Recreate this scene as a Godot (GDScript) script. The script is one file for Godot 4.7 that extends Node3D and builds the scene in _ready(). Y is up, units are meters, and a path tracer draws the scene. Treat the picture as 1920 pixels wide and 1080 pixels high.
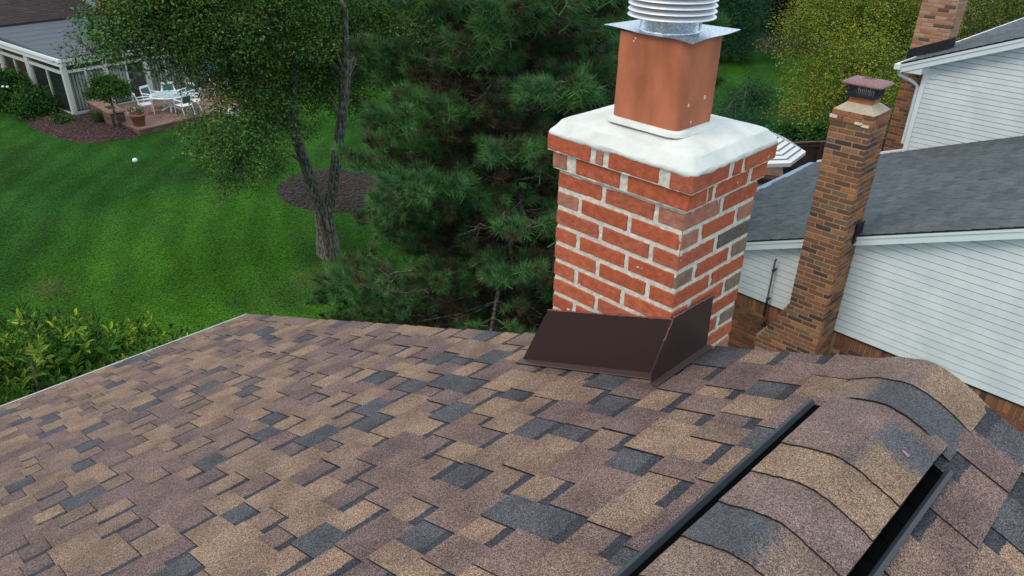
extends Node3D
# A shingled roof with a new brick chimney seen from a drone, neighbours' houses, lawn and trees behind. Metres, ground at y = 0.
var rng := RandomNumberGenerator.new()
var T := {}
var M := {}
var UNIT: ArrayMesh
var cam_xf: Transform3D

const CAM := Vector3(1.0961, 8.9368, 1.8254)
const ROOF_Y := 7.47      # our roof: y = ROOF_Y + 0.4 x left of the ridge
const SLOPE := 0.4
const RIDGE_X := 0.695
const RIDGE_Y := 7.748
const RAKE_Z := -0.262

func L(r: float, g: float, b: float) -> Color:
	return Color(r, g, b).linear_to_srgb()

# ---------------------------------------------------------------- textures
func speckle(size: int, seed_: int, lo: float, hi: float, spark: float, hue: float, blur: int) -> ImageTexture:
	var r := RandomNumberGenerator.new(); r.seed = seed_
	var n := FastNoiseLite.new(); n.seed = seed_; n.frequency = 4.0 / size; n.fractal_octaves = 4
	var nz := n.get_seamless_image(size, size)
	var im := Image.create(size, size, true, Image.FORMAT_RGB8)
	for y in size:
		for x in size:
			var v := lerpf(lo, hi, r.randf())
			if r.randf() < spark: v = minf(1.0, v * 1.7)
			elif r.randf() < spark * 2.0: v *= 0.5
			v *= 0.86 + 0.28 * nz.get_pixel(x, y).r
			var h := (r.randf() - 0.5) * hue
			im.set_pixel(x, y, Color(clampf(v * (1 + h), 0, 1), clampf(v, 0, 1), clampf(v * (1 - h), 0, 1)))
	if blur > 0:
		im.resize(size / blur, size / blur, Image.INTERPOLATE_LANCZOS); im.resize(size, size, Image.INTERPOLATE_CUBIC)
	return ImageTexture.create_from_image(im)

func cloudy(size: int, seed_: int, freq: float, oct: int, a: Color, b: Color, gain := 0.5, contrast := 1.0, stretch := Vector2(1, 1)) -> ImageTexture:
	var n := FastNoiseLite.new(); n.seed = seed_; n.frequency = freq; n.fractal_octaves = oct; n.fractal_gain = gain
	n.noise_type = FastNoiseLite.TYPE_SIMPLEX_SMOOTH
	var nz := n.get_seamless_image(int(size / stretch.x), int(size / stretch.y))
	if stretch != Vector2(1, 1): nz.resize(size, size, Image.INTERPOLATE_CUBIC)
	var im := Image.create(size, size, true, Image.FORMAT_RGB8)
	for y in size:
		for x in size:
			im.set_pixel(x, y, a.lerp(b, clampf((nz.get_pixel(x, y).r - 0.5) * contrast + 0.5, 0, 1)))
	return ImageTexture.create_from_image(im)

func bump(size: int, seed_: int, freq: float, oct: int, strength: float, white := false) -> ImageTexture:
	var im: Image
	if white:
		var r := RandomNumberGenerator.new(); r.seed = seed_
		im = Image.create(size, size, false, Image.FORMAT_RGB8)
		for y in size:
			for x in size:
				var v := r.randf(); im.set_pixel(x, y, Color(v, v, v))
	else:
		var n := FastNoiseLite.new(); n.seed = seed_; n.frequency = freq; n.fractal_octaves = oct; n.noise_type = FastNoiseLite.TYPE_SIMPLEX_SMOOTH
		im = n.get_seamless_image(size, size); im.convert(Image.FORMAT_RGB8)
	im.bump_map_to_normal_map(strength)
	return ImageTexture.create_from_image(im)

# colour given as linear reflectance; tex multiplies it (mean of tex divided out by the caller)
func mat(key: String, col: Color, rough := 0.9, tex = null, tile := 1.0, nrm = null, nscale := 1.0, metal := 0.0) -> StandardMaterial3D:
	var m := StandardMaterial3D.new()
	m.albedo_color = Color(minf(col.r, 1), minf(col.g, 1), minf(col.b, 1)).linear_to_srgb()
	m.roughness = rough; m.metallic = metal
	if tex != null: m.albedo_texture = tex
	if nrm != null: m.normal_enabled = true; m.normal_texture = nrm; m.normal_scale = nscale
	if tex != null or nrm != null:
		m.uv1_triplanar = true; m.uv1_world_triplanar = true; m.uv1_scale = Vector3.ONE / tile
		m.uv1_triplanar_sharpness = 4.0
	M[key] = m
	return m

func leafmat(key: String, rough := 0.75, back := Color(0.02, 0.05, 0.01)) -> StandardMaterial3D:
	var m := StandardMaterial3D.new()
	m.vertex_color_use_as_albedo = true; m.roughness = rough; m.cull_mode = BaseMaterial3D.CULL_DISABLED
	m.backlight_enabled = true; m.backlight = back; m.metallic_specular = 0.15
	M[key] = m
	return m

# ---------------------------------------------------------------- meshes
func S() -> SurfaceTool:
	var st := SurfaceTool.new(); st.begin(Mesh.PRIMITIVE_TRIANGLES); st.set_smooth_group(-1)
	return st

func Q(st: SurfaceTool, a: Vector3, b: Vector3, c: Vector3, d: Vector3) -> void:
	st.add_vertex(a); st.add_vertex(b); st.add_vertex(c); st.add_vertex(a); st.add_vertex(c); st.add_vertex(d)

func tri(st: SurfaceTool, a: Vector3, b: Vector3, c: Vector3) -> void:
	st.add_vertex(a); st.add_vertex(b); st.add_vertex(c)

# eight corners: 0..3 bottom ring, 4..7 top ring (faces out)
func hexa(st: SurfaceTool, p: Array) -> void:
	Q(st, p[0], p[1], p[2], p[3]); Q(st, p[7], p[6], p[5], p[4])
	for i in 4: Q(st, p[i], p[4 + i], p[4 + (i + 1) % 4], p[(i + 1) % 4])

func bx(st: SurfaceTool, lo: Vector3, hi: Vector3, xf := Transform3D.IDENTITY) -> void:
	var p := []
	for y in [lo.y, hi.y]:
		for q in [[lo.x, lo.z], [lo.x, hi.z], [hi.x, hi.z], [hi.x, lo.z]]:
			p.append(xf * Vector3(q[0], y, q[1]))
	hexa(st, p)

func box(lo: Vector3, hi: Vector3) -> SurfaceTool:
	var st := S(); bx(st, lo, hi); return st

# bevelled box, centred, 44 triangles, corners jittered
func bevel_mesh(s: Vector3, b: float, jit: float, seed_: int) -> ArrayMesh:
	var r := RandomNumberGenerator.new(); r.seed = seed_
	var st := S()
	var h := s / 2
	var v := {}
	for sx in [-1, 1]:
		for sy in [-1, 1]:
			for sz in [-1, 1]:
				var c := Vector3(sx * h.x, sy * h.y, sz * h.z) + Vector3(r.randf_range(-jit, jit), r.randf_range(-jit, jit), r.randf_range(-jit, jit) * 0.5)
				for ax in 3:
					var p := c
					for k in 3:
						if k != ax: p[k] -= signf(c[k]) * b * r.randf_range(0.6, 1.4)
					v[Vector4i(sx, sy, sz, ax)] = p
	var face := func(ax: int, sg: int):
		var u := (ax + 1) % 3; var w := (ax + 2) % 3
		var out := []
		for q in [[-1, -1], [1, -1], [1, 1], [-1, 1]]:
			var k := Vector4i(0, 0, 0, ax); k[ax] = sg; k[u] = q[0]; k[w] = q[1]
			out.append(v[k])
		if sg > 0: out.reverse()
		Q(st, out[0], out[1], out[2], out[3])
	for ax in 3:
		face.call(ax, 1); face.call(ax, -1)
	for ax in 3:   # edges along ax
		var u := (ax + 1) % 3; var w := (ax + 2) % 3
		for su in [-1, 1]:
			for sw in [-1, 1]:
				var k := Vector4i(0, 0, 0, 0); k[u] = su; k[w] = sw
				var a := k; a[ax] = -1; a[3] = u
				var bq := k; bq[ax] = 1; bq[3] = u
				var c := k; c[ax] = 1; c[3] = w
				var d := k; d[ax] = -1; d[3] = w
				if su * sw > 0: Q(st, v[a], v[bq], v[c], v[d])
				else: Q(st, v[d], v[c], v[bq], v[a])
	for sx in [-1, 1]:
		for sy in [-1, 1]:
			for sz in [-1, 1]:
				var a: Vector3 = v[Vector4i(sx, sy, sz, 0)]; var bb: Vector3 = v[Vector4i(sx, sy, sz, 1)]; var c: Vector3 = v[Vector4i(sx, sy, sz, 2)]
				if sx * sy * sz > 0: tri(st, a, c, bb)
				else: tri(st, a, bb, c)
	st.generate_normals()
	return st.commit()

func tube(st: SurfaceTool, pts: Array, rad: Array, n := 6, cap := true) -> void:
	st.set_smooth_group(1)
	var rings := []
	for i in pts.size():
		var d: Vector3 = (pts[mini(i + 1, pts.size() - 1)] - pts[maxi(i - 1, 0)])
		d = d.normalized()
		var u := d.cross(Vector3(0.31, 0.2, 0.93)).normalized(); var w := d.cross(u)
		var ring := []
		for k in n:
			var a := TAU * k / n
			ring.append(pts[i] + (u * cos(a) + w * sin(a)) * rad[i])
		rings.append(ring)
	for i in rings.size() - 1:
		for k in n:
			Q(st, rings[i][k], rings[i + 1][k], rings[i + 1][(k + 1) % n], rings[i][(k + 1) % n])
	st.set_smooth_group(-1)
	if cap:
		for k in range(1, n - 1):
			tri(st, rings[0][0], rings[0][k], rings[0][k + 1])
			tri(st, rings[-1][0], rings[-1][k + 1], rings[-1][k])

# profile of (radius, y), turned about y
func lathe(st: SurfaceTool, prof: Array, n := 24, at := Vector3.ZERO, smooth := true, sq := 0.0) -> void:
	st.set_smooth_group(1 if smooth else -1)
	for i in prof.size() - 1:
		for k in n:
			var a := TAU * k / n; var b := TAU * (k + 1) / n
			var p: Vector2 = prof[i]; var q: Vector2 = prof[i + 1]
			Q(st, at + Vector3(p.x * cos(a), p.y, p.x * sin(a)), at + Vector3(q.x * cos(a), q.y, q.x * sin(a)), at + Vector3(q.x * cos(b), q.y, q.x * sin(b)), at + Vector3(p.x * cos(b), p.y, p.x * sin(b)))
	st.set_smooth_group(-1)

func fin(st: SurfaceTool) -> ArrayMesh:
	st.generate_normals()
	return st.commit()

func put(called: String, mesh: Mesh, m: Material, parent: Node, xf := Transform3D.IDENTITY) -> MeshInstance3D:
	var o := MeshInstance3D.new(); o.name = called; o.mesh = mesh
	if m != null: o.material_override = m
	o.transform = xf
	parent.add_child(o, true)
	return o

func obj(called: String, st: SurfaceTool, m: Material, parent: Node = self, xf := Transform3D.IDENTITY) -> MeshInstance3D:
	return put(called, fin(st), m, parent, xf)

func tag(o: Node, label: String, category: String, group := "", kind := "") -> Node:
	if label: o.set_meta("label", label)
	if category: o.set_meta("category", category)
	if group: o.set_meta("group", group)
	if kind: o.set_meta("kind", kind)
	return o

var used := {}
func thing(called: String, at: Vector3, label: String, category: String, group := "") -> Node3D:
	var o := Node3D.new()
	var k: int = used.get(called, 0); used[called] = k + 1
	o.name = called if k == 0 else "%s_%03d" % [called, k]
	add_child(o); o.position = at
	tag(o, label, category, group)
	return o

func structure(called: String, st: SurfaceTool, m: Material) -> MeshInstance3D:
	var o := obj(called, st, m); o.set_meta("kind", "structure"); return o

func multi(called: String, mesh: Mesh, m: Material, xfs: Array, cols: Array, parent: Node, stuff := true) -> MultiMeshInstance3D:
	var mm := MultiMesh.new(); mm.transform_format = MultiMesh.TRANSFORM_3D; mm.use_colors = cols.size() > 0
	mm.mesh = mesh; mm.instance_count = xfs.size()
	for i in xfs.size():
		mm.set_instance_transform(i, xfs[i])
		if cols.size() > 0: mm.set_instance_color(i, cols[i])
	var o := MultiMeshInstance3D.new(); o.name = called; o.multimesh = mm; o.material_override = m
	if stuff: o.set_meta("kind", "stuff")
	parent.add_child(o, true)
	return o

# share of the photograph's size a point has (0 when out of the frame)
func seen(p: Vector3) -> float:
	var q := cam_xf.affine_inverse() * p
	if q.z > -0.2: return 0.0
	var f := 1406.337
	var x := f * q.x / -q.z; var y := f * q.y / -q.z
	if absf(x) > 1000 or absf(y) > 580: return 0.0
	return 1.0 / q.length()

func rv() -> Vector3:
	return Vector3(rng.randf_range(-1, 1), rng.randf_range(-1, 1), rng.randf_range(-1, 1))

func rdir() -> Vector3:
	while true:
		var v := rv()
		if v.length() < 1.0 and v.length() > 0.05: return v.normalized()
	return Vector3.UP

func along(d: Vector3, roll := 0.0, up := Vector3.UP) -> Basis:   # y axis along d
	var y := d.normalized()
	var x := y.cross(up)
	if x.length() < 0.05: x = y.cross(Vector3.RIGHT)
	x = x.normalized()
	return Basis(x, y, x.cross(y)).rotated(y, roll)

func textures() -> void:
	T.gran = speckle(512, 11, 0.42, 0.98, 0.07, 0.14, 0)
	T.gran_n = bump(512, 12, 0, 0, 3.0, true)
	T.fine = speckle(256, 21, 0.8, 1.0, 0.01, 0.03, 0)
	T.brick = cloudy(512, 31, 0.02, 6, Color(0.86, 0.83, 0.81), Color(1, 1, 1), 0.62, 1.5)
	T.brick_n = bump(256, 32, 0.06, 4, 5.0)
	T.mortar = cloudy(512, 33, 0.02, 5, Color(0.84, 0.84, 0.82), Color(1, 1, 1), 0.65, 1.5)
	T.crown = cloudy(512, 34, 0.008, 5, Color(0.9, 0.91, 0.9), Color(1, 1, 1), 0.6, 1.4)
	T.crown_n = bump(256, 35, 0.02, 5, 2.5)
	T.flue = cloudy(512, 36, 0.006, 5, Color(0.84, 0.83, 0.82), Color(1, 1, 1), 0.6, 1.5, Vector2(1, 2))
	T.metal = cloudy(256, 37, 0.05, 3, Color(0.8, 0.82, 0.85), Color(1, 1, 1), 0.5, 2.5)
	T.wood = cloudy(512, 38, 0.02, 4, Color(0.62, 0.6, 0.58), Color(1, 1, 1), 0.6, 1.6, Vector2(8, 1))
	T.wood_long = cloudy(512, 45, 0.02, 4, Color(0.8, 0.78, 0.77), Color(1, 1, 1), 0.6, 1.4, Vector2(1, 8))
	T.bark = cloudy(256, 39, 0.03, 5, Color(0.4, 0.4, 0.4), Color(1, 1, 1), 0.6, 2.0, Vector2(1, 4))
	T.bark_n = bump(256, 40, 0.05, 4, 8.0)
	T.siding = cloudy(256, 41, 0.01, 4, Color(0.93, 0.94, 0.95), Color(1, 1, 1), 0.55, 1.4)
	T.mulch = speckle(256, 42, 0.12, 1.0, 0.16, 0.2, 0)
	T.mulch_n = bump(256, 43, 0.12, 3, 12.0)
	T.grass_fine = speckle(1024, 44, 0.5, 1.0, 0.03, 0.12, 0)

func materials() -> void:
	var tone := {"tan": [0.61, 0.405, 0.285], "sand": [0.55, 0.37, 0.275], "umber": [0.48, 0.325, 0.255], "mauve": [0.425, 0.285, 0.25], "plum": [0.365, 0.25, 0.235], "slate": [0.205, 0.2, 0.222], "ink": [0.12, 0.122, 0.145]}
	for k in tone: mat("sh_" + k, Color(tone[k][0], tone[k][1], tone[k][2]), 0.9, T.gran, 0.8, T.gran_n, 0.8).metallic_specular = 0.3
	mat("asphalt", Color(0.016, 0.015, 0.016), 0.9)
	mat("deck", Color(0.05, 0.045, 0.045), 0.95)
	mat("vent", Color(0.003, 0.003, 0.0035), 1.0).metallic_specular = 0.05
	mat("flange", Color(0.034, 0.042, 0.052), 0.5)
	var gm := mat("cap", Color(1, 1, 1), 0.88, T.gran, 0.8, T.gran_n, 0.8); gm.vertex_color_use_as_albedo = true
	mat("granule_dark", Color(0.12, 0.125, 0.14), 0.9, T.gran, 0.55)
	var bt := [[0.51, 0.122, 0.054], [0.475, 0.11, 0.048], [0.54, 0.138, 0.064], [0.465, 0.124, 0.064], [0.45, 0.195, 0.13], [0.26, 0.17, 0.12], [0.125, 0.112, 0.1]]
	for i in bt.size(): mat("br%d" % i, Color(bt[i][0], bt[i][1], bt[i][2]), 0.92, T.brick, 0.4, T.brick_n, 0.25)
	mat("mortar", Color(0.77, 0.74, 0.66), 0.95, T.mortar, 0.35, T.brick_n, 0.3)
	mat("crown", Color(0.765, 0.78, 0.745), 0.85, T.crown, 0.7, T.crown_n, 0.5)
	mat("flue", Color(0.5, 0.155, 0.072), 0.72, T.flue, 0.5)
	mat("chip", Color(0.75, 0.6, 0.5), 0.9)
	mat("galv", Color(0.74, 0.8, 0.85), 0.28, T.metal, 0.12, null, 1.0, 0.75)
	mat("alu", Color(0.86, 0.87, 0.9), 0.35, null, 1.0, null, 1.0, 0.35)
	mat("brown_metal", Color(0.04, 0.021, 0.019), 0.45)
	mat("caulk", Color(0.17, 0.06, 0.055), 0.5)
	# old brick of the neighbours
	var ob := [[0.2, 0.085, 0.042], [0.26, 0.11, 0.055], [0.33, 0.15, 0.07], [0.15, 0.07, 0.045], [0.19, 0.12, 0.065], [0.4, 0.17, 0.06], [0.08, 0.045, 0.035], [0.3, 0.1, 0.05]]
	for i in ob.size(): mat("ob%d" % i, Color(ob[i][0], ob[i][1], ob[i][2]) * 1.15, 0.95, T.brick, 0.3, T.brick_n, 0.5)
	var pb := [[0.46, 0.24, 0.155], [0.52, 0.29, 0.2], [0.4, 0.18, 0.11], [0.14, 0.09, 0.07], [0.54, 0.32, 0.22]]
	for i in pb.size(): mat("pb%d" % i, Color(pb[i][0], pb[i][1], pb[i][2]), 0.95, T.brick, 0.3)
	var bf := mat("brick_field", Color(1, 1, 1), 0.95, T.brick, 0.3, T.brick_n, 0.5); bf.vertex_color_use_as_albedo = true
	mat("old_mortar", Color(0.4, 0.31, 0.215), 0.95, T.mortar, 0.35)
	mat("old_crown", Color(0.5, 0.43, 0.33), 0.95, T.crown, 0.3)
	mat("siding", Color(0.76, 0.815, 0.83), 0.6, T.siding, 1.7)
	mat("drip", Color(0.42, 0.45, 0.47), 0.5)
	mat("backer", Color(0.12, 0.13, 0.14), 0.9)
	mat("trim", Color(0.7, 0.78, 0.8), 0.55)
	mat("white", Color(0.8, 0.83, 0.85), 0.5)
	mat("gutter_blue", Color(0.2, 0.3, 0.45), 0.4)
	var rf := mat("far_shingle", Color(1, 1, 1), 0.85, T.gran, 0.55); rf.vertex_color_use_as_albedo = true
	mat("black_metal", Color(0.012, 0.012, 0.016), 0.45)
	mat("cap_red", Color(0.3, 0.15, 0.16), 0.6, T.fine, 0.2)
	mat("pipe", Color(0.2, 0.21, 0.22), 0.4, null, 1.0, null, 1.0, 0.6)
	mat("wood_dark", Color(0.065, 0.036, 0.026), 0.85, T.wood, 0.8)
	mat("wood_deck", Color(0.3, 0.175, 0.135), 0.7, T.wood_long, 1.6)
	mat("wood_bench", Color(0.2, 0.115, 0.085), 0.8, T.wood, 0.8)
	mat("bark", Color(0.2, 0.19, 0.16), 0.95, T.bark, 0.5, T.bark_n, 1.0)
	mat("bark_pale", Color(0.26, 0.23, 0.19), 0.95, T.bark, 0.5, T.bark_n, 1.0)
	mat("bark_dead", Color(0.3, 0.2, 0.13), 0.95, T.bark, 0.3, T.bark_n, 1.0)
	mat("mulch", Color(0.2, 0.085, 0.07), 0.98, T.mulch, 6.0, T.mulch_n, 1.0)
	mat("mulch_brown", Color(0.095, 0.06, 0.046), 0.98, T.mulch, 6.0, T.mulch_n, 1.0)
	mat("terracotta", Color(0.3, 0.12, 0.07), 0.8)
	mat("teal", Color(0.02, 0.12, 0.12), 0.7)
	mat("blue", Color(0.01, 0.1, 0.32), 0.6)
	mat("pale_stone", Color(0.55, 0.48, 0.42), 0.9)
	mat("membrane", Color(0.085, 0.1, 0.12), 0.75, T.siding, 2.3)
	mat("frame", Color(0.5, 0.53, 0.5), 0.6)
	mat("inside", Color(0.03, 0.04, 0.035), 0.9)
	mat("blind", Color(0.62, 0.68, 0.62), 0.8)
	mat("far_wall", Color(0.6, 0.65, 0.66), 0.7)
	var g := mat("glass", Color(0.06, 0.08, 0.075), 0.03)
	g.albedo_color.a = 0.2; g.transparency = BaseMaterial3D.TRANSPARENCY_ALPHA; g.metallic_specular = 0.6
	var tg := mat("table_glass", Color(0.35, 0.5, 0.5), 0.06)
	tg.albedo_color.a = 0.75; tg.transparency = BaseMaterial3D.TRANSPARENCY_ALPHA
	leafmat("leaf"); leafmat("needle", 0.7, Color(0.01, 0.02, 0.008)); leafmat("leaf_bright", 0.55, Color(0.06, 0.1, 0.02))

func _ready() -> void:
	rng.seed = 20240611
	var cam := Camera3D.new(); cam.name = "camera"; cam.fov = 42.0112; cam.near = 0.05; cam.far = 400.0
	cam.position = CAM; cam.rotation = Vector3(-0.5017, 0.7834, 0.0180); add_child(cam); cam.current = true
	cam_xf = Transform3D(Basis.from_euler(cam.rotation), CAM)
	var e := Environment.new(); var sky := Sky.new(); var sm := ProceduralSkyMaterial.new()
	sm.sky_top_color = Color(0.86, 0.92, 0.97); sm.sky_horizon_color = Color(0.82, 0.89, 0.95); sm.sky_curve = 0.3
	sm.ground_bottom_color = Color(0.16, 0.2, 0.15); sm.ground_horizon_color = Color(0.6, 0.66, 0.68); sm.ground_curve = 0.05
	sm.sun_angle_max = 0.0; sky.sky_material = sm
	e.background_mode = Environment.BG_SKY; e.sky = sky; e.background_energy_multiplier = 1.0
	e.tonemap_mode = Environment.TONE_MAPPER_LINEAR; e.tonemap_exposure = 1.42
	e.sdfgi_enabled = true; e.ssao_enabled = true; e.ssil_enabled = true
	var we := WorldEnvironment.new(); we.environment = e; add_child(we)
	var sun := DirectionalLight3D.new(); sun.name = "sun"; sun.light_energy = 0.4; sun.light_angular_distance = 30.0
	sun.light_color = Color(1.0, 0.97, 0.93); sun.shadow_enabled = true; add_child(sun)
	sun.look_at_from_position(Vector3(-3, 12, 9), Vector3.ZERO)
	textures(); materials()
	UNIT = fin(box(Vector3.ZERO, Vector3.ONE))
	build_ground()
	build_house()
	build_chimney()
	build_neighbour()
	build_sunroom()
	build_yard()
	build_plants()

# ---------------------------------------------------------------- ground
func lawn_tint(x: float, z: float, n1: FastNoiseLite, n2: FastNoiseLite) -> Color:
	var c := Color(0.038, 0.128, 0.022)
	var a := n1.get_noise_2d(x, z)
	c = c.lerp(Color(0.072, 0.205, 0.02), clampf(a * 1.3 + 0.12, 0, 1))
	c = c.lerp(Color(0.05, 0.1, 0.03), clampf(n2.get_noise_2d(x * 1.2, z * 1.2) * 1.1 - 0.1, 0, 0.5))
	# mower passes: gentle arcs in the near lawn, straight lanes in the far one
	var s := 0.0
	if z < -24.0: s = sin((x * 0.78 - z * 0.62) * TAU / 1.6)
	else:
		var d := Vector2(x + 8.0, z + 26.0).length() + n2.get_noise_2d(x * 0.5, z * 0.5) * 0.7
		s = sin(d * TAU / 1.15)
	var f := 1.0 + 0.1 * clampf(s * 2.2, -1, 1) + 0.1 * n2.get_noise_2d(x * 9, z * 9)
	for q in [[-14.2, -6.6, 0.9], [-13.4, -1.2, 0.7], [-18.0, -1.5, 0.8], [-13.2, -2.6, 0.6]]:      # dry straw-coloured spots
		var dd: float = Vector2(x - q[0], z - q[1]).length() / q[2]
		c = c.lerp(Color(0.14, 0.15, 0.05), 0.6 * clampf(1.0 - dd + 0.5 * n2.get_noise_2d(x * 4, z * 4), 0, 1))
	return Color(c.r * f, c.g * f, c.b * f)

func build_ground() -> void:
	var n1 := FastNoiseLite.new(); n1.seed = 5; n1.frequency = 0.06; n1.fractal_octaves = 3
	var n2 := FastNoiseLite.new(); n2.seed = 6; n2.frequency = 0.25; n2.fractal_octaves = 4
	var st := S(); st.set_smooth_group(0)
	var xs := []; var zs := []
	var v := -46.0
	while v < 2.01: xs.append(v); v += 0.22
	v = -54.0
	while v < 6.01: zs.append(v); v += 0.24
	xs = [-220.0, -120.0, -70.0] + xs + [20.0, 60.0, 200.0]; zs = [-220.0, -130.0, -80.0] + zs + [20.0, 60.0, 200.0]
	var col := []
	for x in xs:
		var row := []
		for z in zs: row.append(lawn_tint(x, z, n1, n2))
		col.append(row)
	for i in xs.size() - 1:
		for j in zs.size() - 1:
			for q in [[0, 0], [1, 0], [1, 1], [0, 0], [1, 1], [0, 1]]:
				st.set_color(col[i + q[0]][j + q[1]]); st.add_vertex(Vector3(xs[i + q[0]], 0, zs[j + q[1]]))
	var m := mat("grass", Color(1, 1, 1), 0.95, T.grass_fine, 22.0); m.metallic_specular = 0.12; m.vertex_color_use_as_albedo = true
	structure("ground", st, m)
	# planting beds
	bed("mulch_bed", [Vector3(-19.0, 0, -10.2), 2.1, 1.75], M.mulch_brown)
	bed("mulch_bed_001", [Vector3(-33.0, 0, -6.6), 4.2, 1.5], M.mulch, 0.12)
	bed("mulch_bed_002", [Vector3(-21.8, 0, -46.0), 2.5, 4.6], M.mulch_brown)
	bed("mulch_bed_003", [Vector3(-30.2, 0, -7.3), 1.6, 0.95], M.mulch, 0.12)
	var pv := S(); bx(pv, Vector3(-12.6, 0.004, -21.6), Vector3(-4.2, 0.06, -13.6))
	structure("patio", pv, mat("paver", Color(0.2, 0.12, 0.09), 0.9, T.brick, 0.6))

func in_bed(x: float, z: float) -> bool:
	for b in [[-19.0, -10.2, 2.15, 1.8], [-33.0, -6.6, 4.2, 1.6], [-30.2, -7.3, 1.6, 1.0], [-31.4, -9.9, 3.0, 3.4]]:
		if pow((x - b[0]) / b[2], 2) + pow((z - b[1]) / b[3], 2) < 1.0: return true
	return false

func bed(called: String, e: Array, m: Material, lift := 0.06) -> void:
	var st := S(); st.set_smooth_group(0)
	var c: Vector3 = e[0]
	var n := 48; var rings := 7
	var nz := FastNoiseLite.new(); nz.frequency = 1.1; nz.seed = 9
	var pt := func(i: int, k: int) -> Vector3:
		var t := i / float(rings); var a := TAU * k / n
		var wob := 1.0 + 0.05 * nz.get_noise_2d(cos(a) * 2, sin(a) * 2)
		var p := c + Vector3(cos(a) * e[1] * t * wob, 0, sin(a) * e[2] * t * wob)
		p.y = 0.004 + lift * (1.0 - pow(t, 4.0)) + (0.03 * nz.get_noise_2d(p.x * 4, p.z * 4) + 0.02 if i < rings else -0.01)
		return p
	for i in rings:
		for k in n: Q(st, pt.call(i, k), pt.call(i, k + 1), pt.call(i + 1, k + 1), pt.call(i + 1, k))
	structure(called, st, m)

# ---------------------------------------------------------------- our house
func rp(sg: float, u: float, h: float, z: float) -> Vector3:   # point on the roof: u out from the ridge, h above the deck
	return Vector3(RIDGE_X + sg * (u + h * 0.371), RIDGE_Y - SLOPE * u + h * 0.928, z)

var TONES := ["tan", "tan", "sand", "sand", "sand", "umber", "umber", "umber", "mauve", "mauve", "mauve", "mauve", "plum", "plum", "slate", "slate"]

func build_house() -> void:
	var h := thing("house", Vector3.ZERO, "house in the foreground under the brown shingle roof with the ridge vent", "house")
	var st := S()
	var pr := [Vector3(-3.55, 0, 0), Vector3(4.95, 0, 0), Vector3(4.95, 5.94, 0), Vector3(RIDGE_X, 7.64, 0), Vector3(-3.55, 5.94, 0)]
	for i in 5:
		var a: Vector3 = pr[i]; var b: Vector3 = pr[(i + 1) % 5]
		Q(st, a + Vector3(0, 0, -0.2), b + Vector3(0, 0, -0.2), b + Vector3(0, 0, 11), a + Vector3(0, 0, 11))
	for z in [-0.2, 11.0]:
		for i in range(1, 4): tri(st, pr[0] + Vector3(0, 0, z), pr[i] + Vector3(0, 0, z), pr[i + 1] + Vector3(0, 0, z))
	obj("wall", st, M.siding, h)
	st = S()
	for sg in [-1.0, 1.0]:
		hexa(st, [rp(sg, 0, -0.05, -0.25), rp(sg, 0, -0.05, 11.2), rp(sg, 4.54, -0.05, 11.2), rp(sg, 4.54, -0.05, -0.25), rp(sg, 0, 0, -0.25), rp(sg, 0, 0, 11.2), rp(sg, 4.54, 0, 11.2), rp(sg, 4.54, 0, -0.25)])
	var roof := obj("roof", st, M.deck, h)
	for sg in [-1.0, 1.0]:
		st = S()
		hexa(st, [rp(sg, 4.558, -0.08, -0.255), rp(sg, 4.558, -0.08, 11.2), rp(sg, 4.574, -0.08, 11.2), rp(sg, 4.574, -0.08, -0.255), rp(sg, 4.558, 0.011, -0.255), rp(sg, 4.558, 0.011, 11.2), rp(sg, 4.574, 0.0135, 11.2), rp(sg, 4.574, 0.0135, -0.255)])
		obj("drip_edge", st, M.drip, h)
		st = S()
		hexa(st, [rp(sg, 0.02, -0.2, -0.245), rp(sg, 0.02, -0.2, -0.21), rp(sg, 4.5, -0.2, -0.21), rp(sg, 4.5, -0.2, -0.245), rp(sg, 0.02, -0.052, -0.245), rp(sg, 0.02, -0.052, -0.21), rp(sg, 4.5, -0.052, -0.21), rp(sg, 4.5, -0.052, -0.245)])
		obj("fascia", st, M.trim, h)
	shingles(roof)
	ridge(h, roof)

# unit pieces: x up the slope, y off the deck, z along the course; surfaces: top, (band,) sides
func unit_piece(band: bool) -> ArrayMesh:
	var am := ArrayMesh.new()
	var cut := 0.62
	for part in ([[0.0, cut], [cut, 1.0]] if band else [[0.0, 1.0]]):
		var st := S()
		var n := 1 if part[0] == 0.0 and not band else 14
		for i in n:   # the printed band has a ragged edge
			var za := i / float(n); var zb := (i + 1) / float(n)
			var e0: float = part[0] + (0.0 if part[0] == 0.0 else 0.016 * sin(i * 2.3 + 3.0 * sin(i * 1.7))); var e1: float = part[0] + (0.0 if part[0] == 0.0 else 0.016 * sin((i + 1) * 2.3 + 3.0 * sin((i + 1) * 1.7)))
			var f0: float = part[1] + (0.0 if part[1] == 1.0 else 0.016 * sin(i * 2.3 + 3.0 * sin(i * 1.7))); var f1: float = part[1] + (0.0 if part[1] == 1.0 else 0.016 * sin((i + 1) * 2.3 + 3.0 * sin((i + 1) * 1.7)))
			Q(st, Vector3(e0, 1, za), Vector3(f0, 1, za), Vector3(f1, 1, zb), Vector3(e1, 1, zb))
		st.generate_normals(); st.commit(am)
	var sd := S()
	var c := [Vector3(0, 0, 0), Vector3(0, 0, 1), Vector3(1, 0, 1), Vector3(1, 0, 0)]
	for i in 4: Q(sd, c[i], c[i] + Vector3.UP, c[(i + 1) % 4] + Vector3.UP, c[(i + 1) % 4])
	sd.generate_normals(); sd.commit(am)
	return am

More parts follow.
